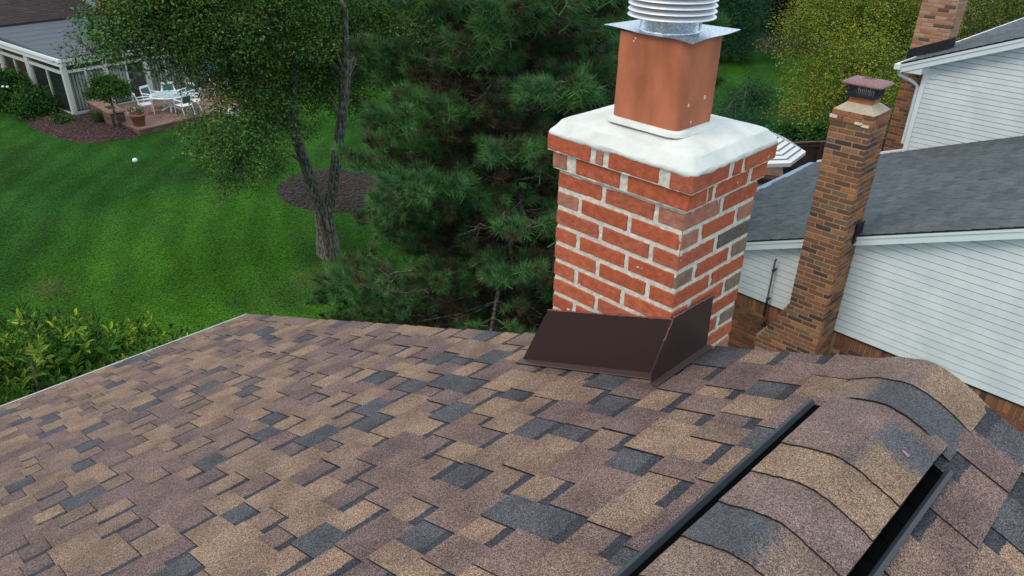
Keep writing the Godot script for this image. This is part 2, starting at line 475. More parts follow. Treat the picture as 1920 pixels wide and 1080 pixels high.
func shingles(roof: Node3D) -> void:
	var TAB := unit_piece(false); var SLOT := unit_piece(true)
	var pieces := []
	var r := RandomNumberGenerator.new(); r.seed = 77
	var step := 0.1327
	for sg in [-1.0, 1.0]:
		var kmax := 30 if sg < 0 else 12
		for k in range(-3, kmax + 1):
			var ul := 0.515 + step * (k + 1) if sg < 0 else 0.56 + step * (k + 1)
			var last: bool = k == kmax and sg < 0
			if last: ul = 4.552
			var z := RAKE_Z + r.randf_range(-0.003, 0.004)
			var tab := r.randf() < 0.5
			var zend := 3.3 if sg < 0 else 2.4
			var tone: String = TONES[r.randi() % TONES.size()]
			while z < zend:
				var w := r.randf_range(0.085, 0.205) if tab else r.randf_range(0.06, 0.135)
				var before := tone
				for again in 3:
					if tone == before or (tone in ["tan", "sand"] and before in ["tan", "sand"]): tone = TONES[r.randi() % TONES.size()]
				if tone == "slate" and w > 0.16: tone = "plum"
				var skew := 0.018 * z
				var lift := r.randf_range(-0.0006, 0.0012) + (0.0035 if r.randf() < 0.04 else 0.0)
				var hl := (0.0122 if tab else 0.0086) + lift; var hu := (0.0062 if tab else 0.0028)
				var u1 := ul - skew * (1.0 if sg < 0 else -1.0); var u0 := u1 - step - 0.02
				if last: u1 = ul
				var th := 0.0044 if tab else 0.005
				var a := rp(sg, u1, hl - th, z); var b := rp(sg, u0, hu - th, z)
				var nrm := Vector3(sg * 0.371, 0.928, 0) * th
				var j := r.randf_range(-0.0015, 0.0015)
				var xf := Transform3D(Basis(b - a, nrm, Vector3(j, 0, w - (0.0015 if tab else -0.002))), a)
				var ctr := rp(sg, (u0 + u1) / 2, 0.01, z + w / 2)
				var s := seen(ctr)
				pieces.append([s * s * w, tab, tone, xf])
				z += w; tab = not tab
	pieces.sort_custom(func(p, q): return p[0] > q[0])
	var cnt := [0, 0]
	var rest := S(); var any := false
	for p in pieces:
		var tab: bool = p[1]; var kind := 0 if tab else 1
		if cnt[kind] < 300 and p[0] > 0.0:
			cnt[kind] += 1
			var o := MeshInstance3D.new(); o.name = "shingle" if tab else "shingle_backing"
			o.mesh = TAB if tab else SLOT; o.transform = p[3]
			o.set_surface_override_material(0, M["sh_" + p[2]])
			if tab: o.set_surface_override_material(1, M.asphalt)
			else:
				o.set_surface_override_material(1, M["sh_ink"]); o.set_surface_override_material(2, M.asphalt)
			roof.add_child(o, true)
		else:
			any = true
			var xf: Transform3D = p[3]
			var alb: Color = M["sh_" + p[2]].albedo_color.srgb_to_linear()
			rest.set_color(Color(alb.r, alb.g, alb.b))
			Q(rest, xf * Vector3(0, 1, 0), xf * Vector3(1, 1, 0), xf * Vector3(1, 1, 1), xf * Vector3(0, 1, 1))
			rest.set_color(Color(0.02, 0.019, 0.02))
			for zz in [0, 1]: Q(rest, xf * Vector3(0, 0, zz), xf * Vector3(0, 1, zz), xf * Vector3(1, 1, zz), xf * Vector3(1, 0, zz))
			Q(rest, xf * Vector3(0, 0, 0), xf * Vector3(0, 1, 0), xf * Vector3(0, 1, 1), xf * Vector3(0, 0, 1))
	# plain courses further back along the roof, behind the camera
	for sg in [-1.0, 1.0]:
		rest.set_color(Color(0.45, 0.32, 0.255))
		var z0 := 3.28 if sg < 0 else 2.38
		for k in range(-3, 31):
			if sg > 0 and k < 13: 
				var ul := 0.56 + step * (k + 1)
				Q(rest, rp(sg, ul, 0.012, z0), rp(sg, ul - step - 0.02, 0.004, z0), rp(sg, ul - step - 0.02, 0.004, 11.2), rp(sg, ul, 0.012, 11.2))
			else:
				var ul := minf(0.515 + step * (k + 1), 4.552)
				var zz := z0 if sg < 0 else -0.262
				Q(rest, rp(sg, ul, 0.012, zz), rp(sg, ul - step - 0.02, 0.004, zz), rp(sg, ul - step - 0.02, 0.004, 11.2), rp(sg, ul, 0.012, 11.2))
	if any: obj("shingle_field", rest, M.cap, roof).set_meta("kind", "stuff")

func cap_h(z: float) -> float:   # height of the cap over the ridge line
	return lerpf(-0.006, 0.017, smoothstep(-0.06, 0.13, z))

func ridge(h: Node3D, roof: Node3D) -> void:
	var vent := Node3D.new(); vent.name = "ridge_vent"; h.add_child(vent)
	for sg in [-1.0, 1.0]:
		var z0 := 0.075 if sg < 0 else 0.1
		var st := S()   # wind baffle along the edge
		hexa(st, [rp(sg, 0.163, 0.004, z0), rp(sg, 0.163, 0.004, 11), rp(sg, 0.181, 0.004, 11), rp(sg, 0.181, 0.004, z0), rp(sg, 0.170, 0.026, z0), rp(sg, 0.170, 0.026, 11), rp(sg, 0.179, 0.027, 11), rp(sg, 0.179, 0.027, z0)])
		obj("baffle", st, M.flange, vent)
		st = S()
		hexa(st, [rp(sg, 0.02, 0.002, z0 + 0.01), rp(sg, 0.02, 0.002, 11), rp(sg, 0.164, 0.002, 11), rp(sg, 0.164, 0.002, z0 + 0.01), rp(sg, 0.02, 0.015, z0 + 0.01), rp(sg, 0.02, 0.015, 11), rp(sg, 0.164, 0.0142, 11), rp(sg, 0.164, 0.0142, z0 + 0.01)])
		hexa(st, [rp(sg, 0.02, 0.015, z0 + 0.02), rp(sg, 0.02, 0.015, 11), rp(sg, 0.118, 0.015, 11), rp(sg, 0.118, 0.015, z0 + 0.02), rp(sg, 0.02, 0.03, z0 + 0.02), rp(sg, 0.02, 0.03, 11), rp(sg, 0.112, 0.03, 11), rp(sg, 0.112, 0.03, z0 + 0.02)])
		obj("louver", st, M.vent, vent)
		var z := z0 + 0.03
		while z < 1.6 and sg > 0:
			st = S()
			hexa(st, [rp(sg, 0.12, 0.0146, z), rp(sg, 0.12, 0.0146, z + 0.004), rp(sg, 0.162, 0.0146, z + 0.004), rp(sg, 0.162, 0.0146, z), rp(sg, 0.118, 0.028, z), rp(sg, 0.118, 0.028, z + 0.004), rp(sg, 0.16, 0.0165, z + 0.004), rp(sg, 0.16, 0.0165, z)])
			obj("rib", st, M.vent, vent)
			z += 0.075
	# cap shingles: [butt z, back z, half width, base tone, right-hand tone, raise]
	var tan_ := Color(0.58, 0.385, 0.255); var mauve := Color(0.415, 0.28, 0.245); var slate := Color(0.185, 0.185, 0.212); var umber := Color(0.47, 0.325, 0.25)
	var caps := [[-0.11, -0.272, 0.165, mauve, tan_, 0.0], [0.05, -0.2, 0.165, umber, slate, 0.0], [0.345, 0.02, 0.138, mauve, slate, 0.0], [0.487, 0.3, 0.138, tan_, tan_, 0.0]]
	var seq := [[mauve, mauve], [slate, umber], [umber, mauve], [tan_, umber], [mauve, slate], [umber, tan_], [slate, mauve], [tan_, tan_]]
	for k in 24:
		var q: Array = seq[k % 8]
		caps.append([0.487 + 0.142 * (k + 1), 0.487 + 0.142 * (k + 1) - 0.19, 0.138, q[0], q[1], 0.0])
	var nz := FastNoiseLite.new(); nz.frequency = 9.0; nz.seed = 3
	for ci in caps.size():
		var c: Array = caps[ci]
		var st := S(); st.set_smooth_group(0)
		var nu := 32; var nv := 20
		var pt := func(i: int, j: int, dn: float) -> Vector3:
			var t := i / float(nu) * 2 - 1; var v := j / float(nv)
			var z: float = lerpf(c[1], c[0], v) + 0.004 * nz.get_noise_2d(t * 0.5, ci * 3.0)
			var u: float = t * c[2] * (1.07 if t > 0.0 and c[2] < 0.15 else 1.0)
			var y: float = RIDGE_Y + cap_h(z) + 0.008 - SLOPE * (sqrt(u * u + 0.0018) - 0.0424) + lerpf(-0.001, 0.0055, v) - dn + 0.0015 * nz.get_noise_2d(u * 2.0, z * 2.0)
			if c[2] > 0.15: y -= (cap_h(z) + 0.019) * smoothstep(0.085, 0.165, absf(u))
			return Vector3(RIDGE_X + u, y, z)
		var shade := func(i: int, j: int) -> Color:
			var t := i / float(nu) * 2 - 1; var v := j / float(nv)
			var f := smoothstep(-0.12, 0.12, t - 0.1 + 0.35 * nz.get_noise_2d(t + ci, v + ci))
			var cc: Color = c[3].lerp(c[4], f)
			if ci == 2: cc = mauve.lerp(slate, smoothstep(0.2, 0.32, v + 0.07 * nz.get_noise_2d(t * 2.0, v)) * smoothstep(0.0, 0.3, t + 0.08 * nz.get_noise_2d(t, v * 3.0))).lerp(tan_, smoothstep(0.55, 0.7, v + 0.08 * nz.get_noise_2d(t * 2.0, v)) * smoothstep(0.1, 0.3, t))
			if ci == 1: cc = slate.lerp(umber, smoothstep(0.3, 0.55, -t + 0.2 * nz.get_noise_2d(t, v * 2.0)))
			return cc
		for i in nu:
			for j in nv:
				for q in [[0, 0], [1, 0], [1, 1], [0, 0], [1, 1], [0, 1]]:
					st.set_color(shade.call(i + q[0], j + q[1])); st.add_vertex(pt.call(i + q[0], j + q[1], 0.0))
			st.set_color(Color(0.018, 0.017, 0.017)); st.set_smooth_group(-1)
			Q(st, pt.call(i, nv, 0.0), pt.call(i + 1, nv, 0.0), pt.call(i + 1, nv, 0.006), pt.call(i, nv, 0.006)); st.set_smooth_group(0)
		st.set_color(Color(0.018, 0.017, 0.017)); st.set_smooth_group(-1)
		for j in nv:
			for i in [0, nu]: Q(st, pt.call(i, j, 0.0), pt.call(i, j + 1, 0.0), pt.call(i, j + 1, 0.006), pt.call(i, j, 0.006))
		obj("ridge_cap", st, M.cap, roof)
	# smears of pinkish sealant on the caps
	for p in [[0.625, 0.26], [0.588, 0.325], [0.79, 0.185], [0.796, 0.29]]:
		var st := S(); var n := 12
		var y: float = RIDGE_Y + cap_h(p[1]) + 0.0135 - SLOPE * (sqrt(pow(p[0] - RIDGE_X, 2) + 0.0018) - 0.0424)
		var sl: float = -SLOPE * signf(p[0] - RIDGE_X)
		var c := Vector3(p[0], y + 0.002, p[1])
		for k in n:
			var a := TAU * k / n; var b := TAU * (k + 1) / n
			var ra := 0.009 * (1 + 0.2 * sin(k * 1.3)); var rb := 0.009 * (1 + 0.2 * sin((k + 1) % n * 1.3))
			tri(st, c, c + Vector3(cos(a) * ra, cos(a) * ra * sl - 0.003, sin(a) * ra * 0.7), c + Vector3(cos(b) * rb, cos(b) * rb * sl - 0.003, sin(b) * rb * 0.7))
		obj("sealant_smear", st, mat("smear", Color(0.3, 0.15, 0.14), 0.6), roof)

# ---------------------------------------------------------------- brickwork
var brick_cache := {}
func brick(lo: Vector3, hi: Vector3, m: Material, parent: Node, called := "brick", b := 0.0026, jit := 0.0011, vary := 3) -> void:
	var s := hi - lo
	var v := rng.randi() % vary
	var key := "%d_%d_%d_%d_%d" % [roundi(s.x * 1000), roundi(s.y * 1000), roundi(s.z * 1000), v, roundi(b * 10000)]
	if not brick_cache.has(key): brick_cache[key] = bevel_mesh(s, b, jit, v * 91 + roundi(s.x * 977) + roundi(s.z * 331))
	var o := put(called, brick_cache[key], m, parent, Transform3D(Basis.IDENTITY, (lo + hi) / 2 + Vector3(rng.randf_range(-1, 1), 0, rng.randf_range(-1, 1)) * jit * 0.6))
	if rng.randf() < 0.5: o.rotate_object_local(Vector3.UP, PI)

# bumpy upright sheet from a to b (horizontal) and y0 to y1, pushed along n
func mortar_sheet(st: SurfaceTool, a: Vector3, b: Vector3, y0: float, y1: float, n: Vector3, amp: float, nz: FastNoiseLite) -> void:
	var nu := int(a.distance_to(b) / 0.009); var nv := int((y1 - y0) / 0.009)
	st.set_smooth_group(0)
	var pt := func(i: int, j: int) -> Vector3:
		var p := a.lerp(b, i / float(nu)); p.y = lerpf(y0, y1, j / float(nv))
		return p + n * (amp * nz.get_noise_3d(p.x * 40, p.y * 40, p.z * 40) + 0.004 * maxf(0.0, nz.get_noise_3d(p.x * 16 + 7, p.y * 16, p.z * 16) - 0.1))
	for i in nu:
		for j in nv: Q(st, pt.call(i, j), pt.call(i, j + 1), pt.call(i + 1, j + 1), pt.call(i + 1, j))
	st.set_smooth_group(-1)

func build_chimney() -> void:
	var ch := thing("brick_chimney", Vector3.ZERO, "repointed red brick chimney with white crown and tall clay flue on the brown roof", "chimney")
	var W := 0.5095; var D := 0.4289; var P := 0.0677; var bh := 0.0515
	var y0 := 6.85
	var nz := FastNoiseLite.new(); nz.seed = 17; nz.frequency = 0.9; nz.fractal_octaves = 3
	var st := S(); var ins := 0.0036
	bx(st, Vector3(-W + 0.01, 0.0, -D + 0.01), Vector3(-0.01, 8.19, -0.01))
	mortar_sheet(st, Vector3(-W + ins, 0, -ins), Vector3(-ins, 0, -ins), y0, 8.075, Vector3(0, 0, 1), 0.0038, nz)
	mortar_sheet(st, Vector3(-ins, 0, -ins), Vector3(-ins, 0, -D + ins), y0, 8.075, Vector3(1, 0, 0), 0.0038, nz)
	mortar_sheet(st, Vector3(-ins, 0, -D + ins), Vector3(-W + ins, 0, -D + ins), y0, 8.075, Vector3(0, 0, -1), 0.0038, nz)
	mortar_sheet(st, Vector3(-W + ins, 0, -D + ins), Vector3(-W + ins, 0, -ins), y0, 8.075, Vector3(-1, 0, 0), 0.0038, nz)
	for c in [[0.015, 8.075, 8.1385], [0.03, 8.138, 8.196]]:
		var e: float = c[0] - 0.004
		mortar_sheet(st, Vector3(-W - e, 0, e), Vector3(e, 0, e), c[1], c[2], Vector3(0, 0, 1), 0.005, nz)
		mortar_sheet(st, Vector3(e, 0, e), Vector3(e, 0, -D - e), c[1], c[2], Vector3(1, 0, 0), 0.005, nz)
		mortar_sheet(st, Vector3(e, 0, -D - e), Vector3(-W - e, 0, -D - e), c[1], c[2], Vector3(0, 0, -1), 0.005, nz)
		mortar_sheet(st, Vector3(-W - e, 0, -D - e), Vector3(-W - e, 0, e), c[1], c[2], Vector3(-1, 0, 0), 0.005, nz)
		Q(st, Vector3(-W - e, c[1], e), Vector3(e, c[1], e), Vector3(e, c[1], -D - e), Vector3(-W - e, c[1], -D - e))
	obj("mortar", st, M.mortar, ch)
	# special tones by [course, face, index]; face f = front (left in the picture), r = right
	var tone := {"1r1": 6, "2r2": 5, "2r0": 5, "4r2": 5, "6r2": 5, "5r0": 0, "0f0": 4, "0r0": 4, "0r2": 4, "8f0": 4, "10f0": 4, "8r2": 4, "9r1": 4, "-1f2": 4, "2f0": 2}
	var H := 0.0945; var SL := 0.191; var j := 0.0165
	for k in range(-1, 17):
		var yb := 8.0 - P * (k + 1) + 0.0081; var yt := yb + bh
		var A := posmod(k, 2) == 1
		var fr: Array; var ri: Array
		if A: fr = [SL, SL, H]; ri = [0.204, 0.204]
		else: fr = [H, SL, SL]; ri = [0.096, 0.19, 0.098]
		var jr: float = (D - (0.408 if A else 0.384)) / (1 if A else 2)
		var x := -W
		for i in fr.size():
			var wv: float = fr[i] + rng.randf_range(-0.003, 0.003) * (1 if i < 2 else 0)
			var z1 := -H
			if i == fr.size() - 1 and A: z1 = -ri[0]      # corner brick runs along the right face
			if i == 0 and not A: z1 = -SL
			var x1 := x + wv if i < fr.size() - 1 else 0.0
			var t: int = tone.get("%df%d" % [k, i], [0, 0, 1, 1, 2, 3][rng.randi() % 6])
			if not (i == fr.size() - 1 and tone.has("%dr0" % k)): brick(Vector3(x, yb, z1), Vector3(x1, yt, 0), M["br%d" % t], ch)
			else:
				brick(Vector3(x, yb, z1), Vector3(-0.012, yt, 0.0), M["br%d" % t], ch); brick(Vector3(-0.02, yb + 0.0006, z1), Vector3(0, yt - 0.0006, -0.0025), M["br%d" % tone["%dr0" % k]], ch)
			x += wv + j
		var z: float = -ri[0] - jr
		for i in range(1, ri.size()):
			var x0 := -H
			if not A and i == 2: x0 = -SL
			var t: int = tone.get("%dr%d" % [k, i], [0, 0, 1, 1, 2, 3][rng.randi() % 6])
			brick(Vector3(x0, yb, z - ri[i] if i < ri.size() - 1 else -D), Vector3(0, yt, z), M["br%d" % t], ch)
			z -= ri[i] + jr
		# the two sides away from the camera
		var zb := -SL - j if not A else -H - j
		while zb > -D + 0.06:
			var ze := maxf(zb - SL, -D); brick(Vector3(-W, yb, ze), Vector3(-W + H, yt, zb), M["br%d" % (rng.randi() % 4)], ch); zb = ze - j
		x = -W + H + j
		while x < -0.32:
			brick(Vector3(x, yb, -D), Vector3(x + SL - 0.02, yt, -D + H), M["br%d" % (rng.randi() % 4)], ch); x += SL - 0.02 + j
	# two corbelled courses under the crown
	for c in [[0.015, 8.0795, 8.1345, [0.06, 0.042, 0.182, 0.03, -1], [0.088, 0.02, 0.024, 0.022, 0.185, 0.028, -1], 1], [0.03, 8.1415, 8.196, [0.186, 0.022, 0.03, 0.022, 0.19, 0.04, -1], [0.2, 0.028, 0.045, 0.02, -1], 0]]:
		var e: float = c[0]
		var x := -W - e
		for i in range(0, c[3].size(), 2):
			var w: float = c[3][i]
			var x1 := x + w if w > 0 else e
			brick(Vector3(x, c[1], e - 0.1), Vector3(x1, c[2], e), M["br%d" % ([4, 0, 0] if c[5] == 1 else [0, 4, 1, 3])[mini(i / 2, 2 if c[5] == 1 else 3)]], ch)
			if w > 0: x = x1 + c[3][i + 1]
		var z: float = e
		for i in range(0, c[4].size(), 2):
			var w: float = c[4][i]
			var z1 := z - w if w > 0 else -D - e
			if i == 0: brick(Vector3(e - 0.03, c[1] + 0.0008, z1), Vector3(e, c[2] - 0.0008, z - 0.003), M["br%d" % (3 if c[5] == 1 else 1)], ch)
			else: brick(Vector3(e - 0.1, c[1], z1), Vector3(e, c[2], z), M["br%d" % [0, 1, 0][i / 2 % 3]], ch)
			if w > 0: z = z1 - c[4][i + 1]
		for q in [[-W - e, 0.2], [-W - e + 0.21, 0.2], [-W - e + 0.42, W + 2 * e - 0.43]]:
			brick(Vector3(q[0], c[1], -D - e), Vector3(q[0] + q[1], c[2], -D - e + 0.1), M.br0, ch)
		brick(Vector3(-W - e, c[1], -D - e + 0.11), Vector3(-W - e + 0.1, c[2], e - 0.11), M.br1, ch)
	crown(ch, W, D)
	flue(ch)
	flashing(ch)

func crown(ch: Node3D, W: float, D: float) -> void:
	# rounded mortar wash: rings from the outer edge in to the flue
	var st := S(); st.set_smooth_group(0)
	var nz := FastNoiseLite.new(); nz.seed = 23; nz.frequency = 1.0; nz.fractal_octaves = 3
	var prof := [[0.024, 8.188], [0.032, 8.194], [0.034, 8.199], [0.031, 8.206], [0.018, 8.222], [0.006, 8.2375], [0.002, 8.2405], [-0.004, 8.2425], [-0.03, 8.2475], [-0.06, 8.254], [-0.09, 8.261], [-0.118, 8.266], [-0.2, 8.266]]
	var per := 200
	var pt := func(i: int, k: int) -> Vector3:
		var o: float = prof[i][0]; var hx := W / 2 + o; var hz := D / 2 + o
		# walk round the rectangle
		var t := fposmod(k / float(per), 1.0); var P2 := 2 * (2 * W + 2 * D) / 2
		var s := t * P2; var x := 0.0; var z := 0.0
		var wl := W; var dl := D
		if s < wl: x = lerpf(-1, 1, s / wl); z = 1
		elif s < wl + dl: x = 1; z = lerpf(1, -1, (s - wl) / dl)
		elif s < 2 * wl + dl: x = lerpf(1, -1, (s - wl - dl) / wl); z = -1
		else: x = -1; z = lerpf(-1, 1, (s - 2 * wl - dl) / dl)
		var rr := pow(pow(absf(x), 26.0) + pow(absf(z), 26.0), 1.0 / 26.0)
		var p := Vector3(-W / 2 + x / rr * hx, prof[i][1], -D / 2 + z / rr * hz)
		var nn := nz.get_noise_3d(p.x * 14, i * 0.7, p.z * 14)
		var n3 := nz.get_noise_3d(p.x * 45, i, p.z * 45)
		p.y += nn * 0.0016 + n3 * 0.0006
		if i < 6: p += Vector3(x, 0, z) * (nn * 0.003 + n3 * 0.001)
		if i <= 1: p.y += nz.get_noise_2d(p.x * 12 + 50, p.z * 12) * 0.006 - 0.003
		return p
	for i in prof.size() - 1:
		st.set_smooth_group(1 if i < 3 else (2 if i < 5 else 3))
		for k in per: Q(st, pt.call(i, k), pt.call(i + 1, k), pt.call(i + 1, k + 1), pt.call(i, k + 1))
	obj("crown", st, M.crown, ch)

func rsq(cx: float, cz: float, hx: float, hz: float, r: float, n := 8) -> Array:
	var out := []
	for q in [[1, 1, 0.0], [-1, 1, 0.5], [-1, -1, 1.0], [1, -1, 1.5]]:
		for k in n + 1:
			var a: float = PI * q[2] + PI / 2 * k / n
			out.append(Vector2(cx + q[0] * (hx - r) + cos(a) * r, cz + q[1] * (hz - r) + sin(a) * r))
	return out

func flue(ch: Node3D) -> void:
	var cx := -0.2315; var cz := -0.164; var st := S(); st.set_smooth_group(0)
	var nz := FastNoiseLite.new(); nz.seed = 29; nz.frequency = 3.0
	var ring := rsq(cx, cz, 0.129, 0.1, 0.032)
	var n := ring.size()
	for j in 12:
		for k in n:
			var p := []
			for q in [[k, j], [k, j + 1], [k + 1, j + 1], [k + 1, j]]:
				var v: Vector2 = ring[q[0] % n]; var y := lerpf(8.25, 8.536, q[1] / 12.0)
				var d := (v - Vector2(cx, cz)).normalized() * nz.get_noise_3d(v.x * 4, y * 4, v.y * 4) * 0.002
				p.append(Vector3(v.x + d.x, y, v.y + d.y))
			Q(st, p[0], p[1], p[2], p[3])
	var fl := obj("flue_liner", st, M.flue, ch)
	st = S()
	for p in [[-0.292, 8.512, 0.0], [-0.286, 8.521, 0.0]]:   # pale chips and lime spots
		var c := Vector3(p[0], p[1], -0.0628); var r := rng.randf_range(0.0025, 0.0055)
		for k in 8: tri(st, c + Vector3(0, 0, 0.0005), c + Vector3(cos(TAU * k / 8) * r, sin(TAU * k / 8) * r * 1.3, -0.001), c + Vector3(cos(TAU * (k + 1) / 8) * r, sin(TAU * (k + 1) / 8) * r * 1.3, -0.001))
	for p in [[8.35, -0.105], [8.36, -0.19], [8.295, -0.13]]:
		var c := Vector3(-0.1012 if p[1] < -0.1 else -0.1065, p[0], p[1]); var r := rng.randf_range(0.003, 0.0065)
		for k in 8: tri(st, c + Vector3(0.0006, 0, 0), c + Vector3(-0.001, cos(TAU * k / 8) * r * 1.3, sin(TAU * k / 8) * r), c + Vector3(-0.001, cos(TAU * (k + 1) / 8) * r * 1.3, sin(TAU * (k + 1) / 8) * r))
	obj("lime_spot", st, M.chip, fl)
	# fillet of mortar round the foot
	st = S(); st.set_smooth_group(0)
	var lev := [[0.147, 8.26], [0.143, 8.27], [0.138, 8.275], [0.1285, 8.277]]
	for i in 3:
		for k in n:
			var p := []
			for q in [[k, i], [k, i + 1], [k + 1, i + 1], [k + 1, i]]:
				var g: float = lev[q[1]][0] - 0.129
				var v: Vector2 = rsq(cx, cz, 0.129 + g, 0.1 + g, 0.032 + g)[q[0] % n]
				p.append(Vector3(v.x, lev[q[1]][1] + 0.002 * nz.get_noise_2d(v.x * 9, v.y * 9), v.y))
			Q(st, p[0], p[1], p[2], p[3])
	obj("fillet", st, M.crown, ch)
	# galvanised base plate with bent corners, then the louvred cowl
	var cap := Node3D.new(); cap.name = "chimney_cap"; ch.add_child(cap)
	st = S(); st.set_smooth_group(0)
	var g := 10
	var pp := func(i: int, k: int, dn: float) -> Vector3:
		var u := i / float(g); var v := k / float(g)
		var p := Vector3(lerpf(-0.401, -0.082, u), 8.5415 - dn, lerpf(-0.306, -0.052, v))
		p.y -= 0.004 * pow(maxf(0, u - 0.55) / 0.45, 2) * pow(maxf(0, v - 0.55) / 0.45, 2) * 2.0
		p.y += 0.006 * pow(maxf(0, 0.4 - u) / 0.4, 2) * v + 0.0025 * sin(u * 9.0) * v
		p.y += 0.006 * pow(maxf(0, 0.35 - v) / 0.35, 2) * u
		return p
	for i in g:
		for k in g:
			Q(st, pp.call(i, k, 0), pp.call(i + 1, k, 0), pp.call(i + 1, k + 1, 0), pp.call(i, k + 1, 0))
			Q(st, pp.call(i, k, 0.0014), pp.call(i, k + 1, 0.0014), pp.call(i + 1, k + 1, 0.0014), pp.call(i + 1, k, 0.0014))
	obj("base_plate", st, M.galv, cap)
	var c := Vector3(-0.2385, 0, -0.168)
	st = S(); lathe(st, [Vector2(0.094, 8.54), Vector2(0.093, 8.546), Vector2(0.0885, 8.548), Vector2(0.088, 8.6), Vector2(0.08, 8.72)], 36, c)
	obj("collar", st, M.galv, cap)
	for a in [0.4, 1.9, 3.5, 5.0]:
		st = S(); bx(st, Vector3(0.088, 8.545, -0.012), Vector3(0.0905, 8.59, 0.012), Transform3D(Basis.from_euler(Vector3(0, a, 0)), c)); obj("strap", st, M.galv, cap)
	st = S(); lathe(st, [Vector2(0.104, 8.585), Vector2(0.104, 8.735)], 36, c); obj("inner_sleeve", st, M.vent, cap)
	for k in 9:
		var y := 8.586 + 0.0162 * k; st = S()
		lathe(st, [Vector2(0.1, y + 0.011), Vector2(0.122, y + 0.003), Vector2(0.1295, y - 0.0008), Vector2(0.1315, y - 0.003), Vector2(0.1312, y - 0.0042), Vector2(0.1298, y - 0.0036), Vector2(0.128, y - 0.0022), Vector2(0.12, y + 0.0015), Vector2(0.1, y + 0.0095)], 48, c)
		obj("louver_ring", st, M.alu, cap)
	st = S(); lathe(st, [Vector2(0.13, 8.72), Vector2(0.131, 8.732), Vector2(0.09, 8.752), Vector2(0.0, 8.765)], 40, c); obj("lid", st, M.alu, cap)

func flashing(ch: Node3D) -> void:
	var f := Node3D.new(); f.name = "flashing"; ch.add_child(f)
	var T0 := Vector3(-0.522, 7.511, 0.008); var T1 := Vector3(0.011, 7.705, 0.008)
	var B1 := Vector3(0.011, 7.49, 0.008); var B0 := Vector3(-0.65, 7.222, 0.008)
	var fn := Vector3(0, 0, 1)
	mat("brown_lip", Color(0.075, 0.045, 0.043), 0.35)
	sheet(f, "front_panel", [T0, T1, B1, B0], fn, M.brown_metal)
	# foot of the panel turned out on to the shingles, with a rolled edge
	var up := Vector3(-0.371, 0.928, 0)
	sheet(f, "front_lip", [B0 + Vector3(-0.01, 0.003, 0), B1 + Vector3(0, 0.003, 0), B1 + Vector3(0, 0.0, 0.036), B0 + Vector3(-0.01, 0.0, 0.03)], up, M.brown_lip)
	var hm := S(); tube(hm, [B0 + Vector3(-0.01, -0.001, 0.031), B1 + Vector3(0, -0.001, 0.037)], [0.003, 0.003], 8); obj("front_hem", hm, M.brown_lip, f)
	# side panel on the upslope face; its front end stands forward of the corner
	sheet(f, "side_panel", [Vector3(0.0125, 7.706, 0.006), Vector3(0.0125, 7.70, -0.232), Vector3(0.0125, 7.497, -0.24), Vector3(0.0125, 7.492, 0.082), Vector3(0.0125, 7.54, 0.097)], Vector3(1, 0, 0), M.brown_metal)
	sheet(f, "side_lip", [Vector3(0.013, 7.502, -0.24), Vector3(0.036, 7.501, -0.25), Vector3(0.036, 7.498, 0.09), Vector3(0.013, 7.5, 0.09)], Vector3(-0.371, 0.928, 0), M.brown_lip)
	hm = S(); tube(hm, [Vector3(0.012, 7.705, 0.008), Vector3(0.0125, 7.54, 0.098), Vector3(0.0125, 7.492, 0.083)], [0.002, 0.0022, 0.003], 6); obj("side_hem", hm, M.brown_lip, f)
	var S1 := Vector3(0.0135, 7.706, 0.003); var S2 := Vector3(0.0135, 7.70, -0.232)
	# sealant beads along the tops and the seam
	var bead := func(a: Vector3, b: Vector3, r: float, n: int):
		var st := S(); var pts := []; var rad := []
		for i in n + 1:
			pts.append(a.lerp(b, i / float(n)) + rv() * 0.0012); rad.append(r * rng.randf_range(0.7, 1.3))
		tube(st, pts, rad, 6); obj("sealant_bead", st, M.caulk, f)
	bead.call(T0 + Vector3(0, 0.001, -0.001), T1 + Vector3(0, 0.001, -0.001), 0.0032, 40)
	bead.call(S1 + Vector3(-0.006, 0.002, 0), S2 + Vector3(-0.006, 0.002, 0), 0.0036, 24)
	bead.call(Vector3(0.0125, 7.705, 0.008), Vector3(0.0125, 7.64, 0.044), 0.0026, 10)

func sheet(f: Node3D, called: String, pts: Array, n: Vector3, m: Material) -> void:
	var st := S(); var t := n * 0.0016; var c := pts.size()
	for i in range(1, c - 1):
		tri(st, pts[0], pts[i], pts[i + 1]); tri(st, pts[0] - t, pts[i + 1] - t, pts[i] - t)
	for i in c: Q(st, pts[i], pts[i] - t, pts[(i + 1) % c] - t, pts[(i + 1) % c])
	obj(called, st, m, f)

# ---------------------------------------------------------------- the house next door
# clapboards in the plane z, under a rake y = a + 0.4 x, from x0 to x1
func clapboards(parent: Node, z: float, y0: float, ytop: float, h: float, a: float, x0: float, x1: float) -> void:
	var y := y0
	while y < ytop:
		var xb := maxf(x0, (y - a) / SLOPE); var xt := maxf(x0, (y + h + 0.008 - a) / SLOPE)
		if xb < x1 - 0.05:
			var st := S(); var p := rng.randf_range(-0.0015, 0.0015)
			var ht := h - 0.0085; xt = maxf(x0, (y + ht - a) / SLOPE)
			hexa(st, [Vector3(xb, y, z - 0.006), Vector3(xb, y, z + 0.014 + p), Vector3(x1, y, z + 0.014 - p), Vector3(x1, y, z - 0.006), Vector3(xt, y + ht, z - 0.006), Vector3(xt, y + ht, z + 0.009), Vector3(x1, y + ht, z + 0.009), Vector3(x1, y + ht, z - 0.006)])
			obj("siding_board", st, M.siding, parent)
		y += h

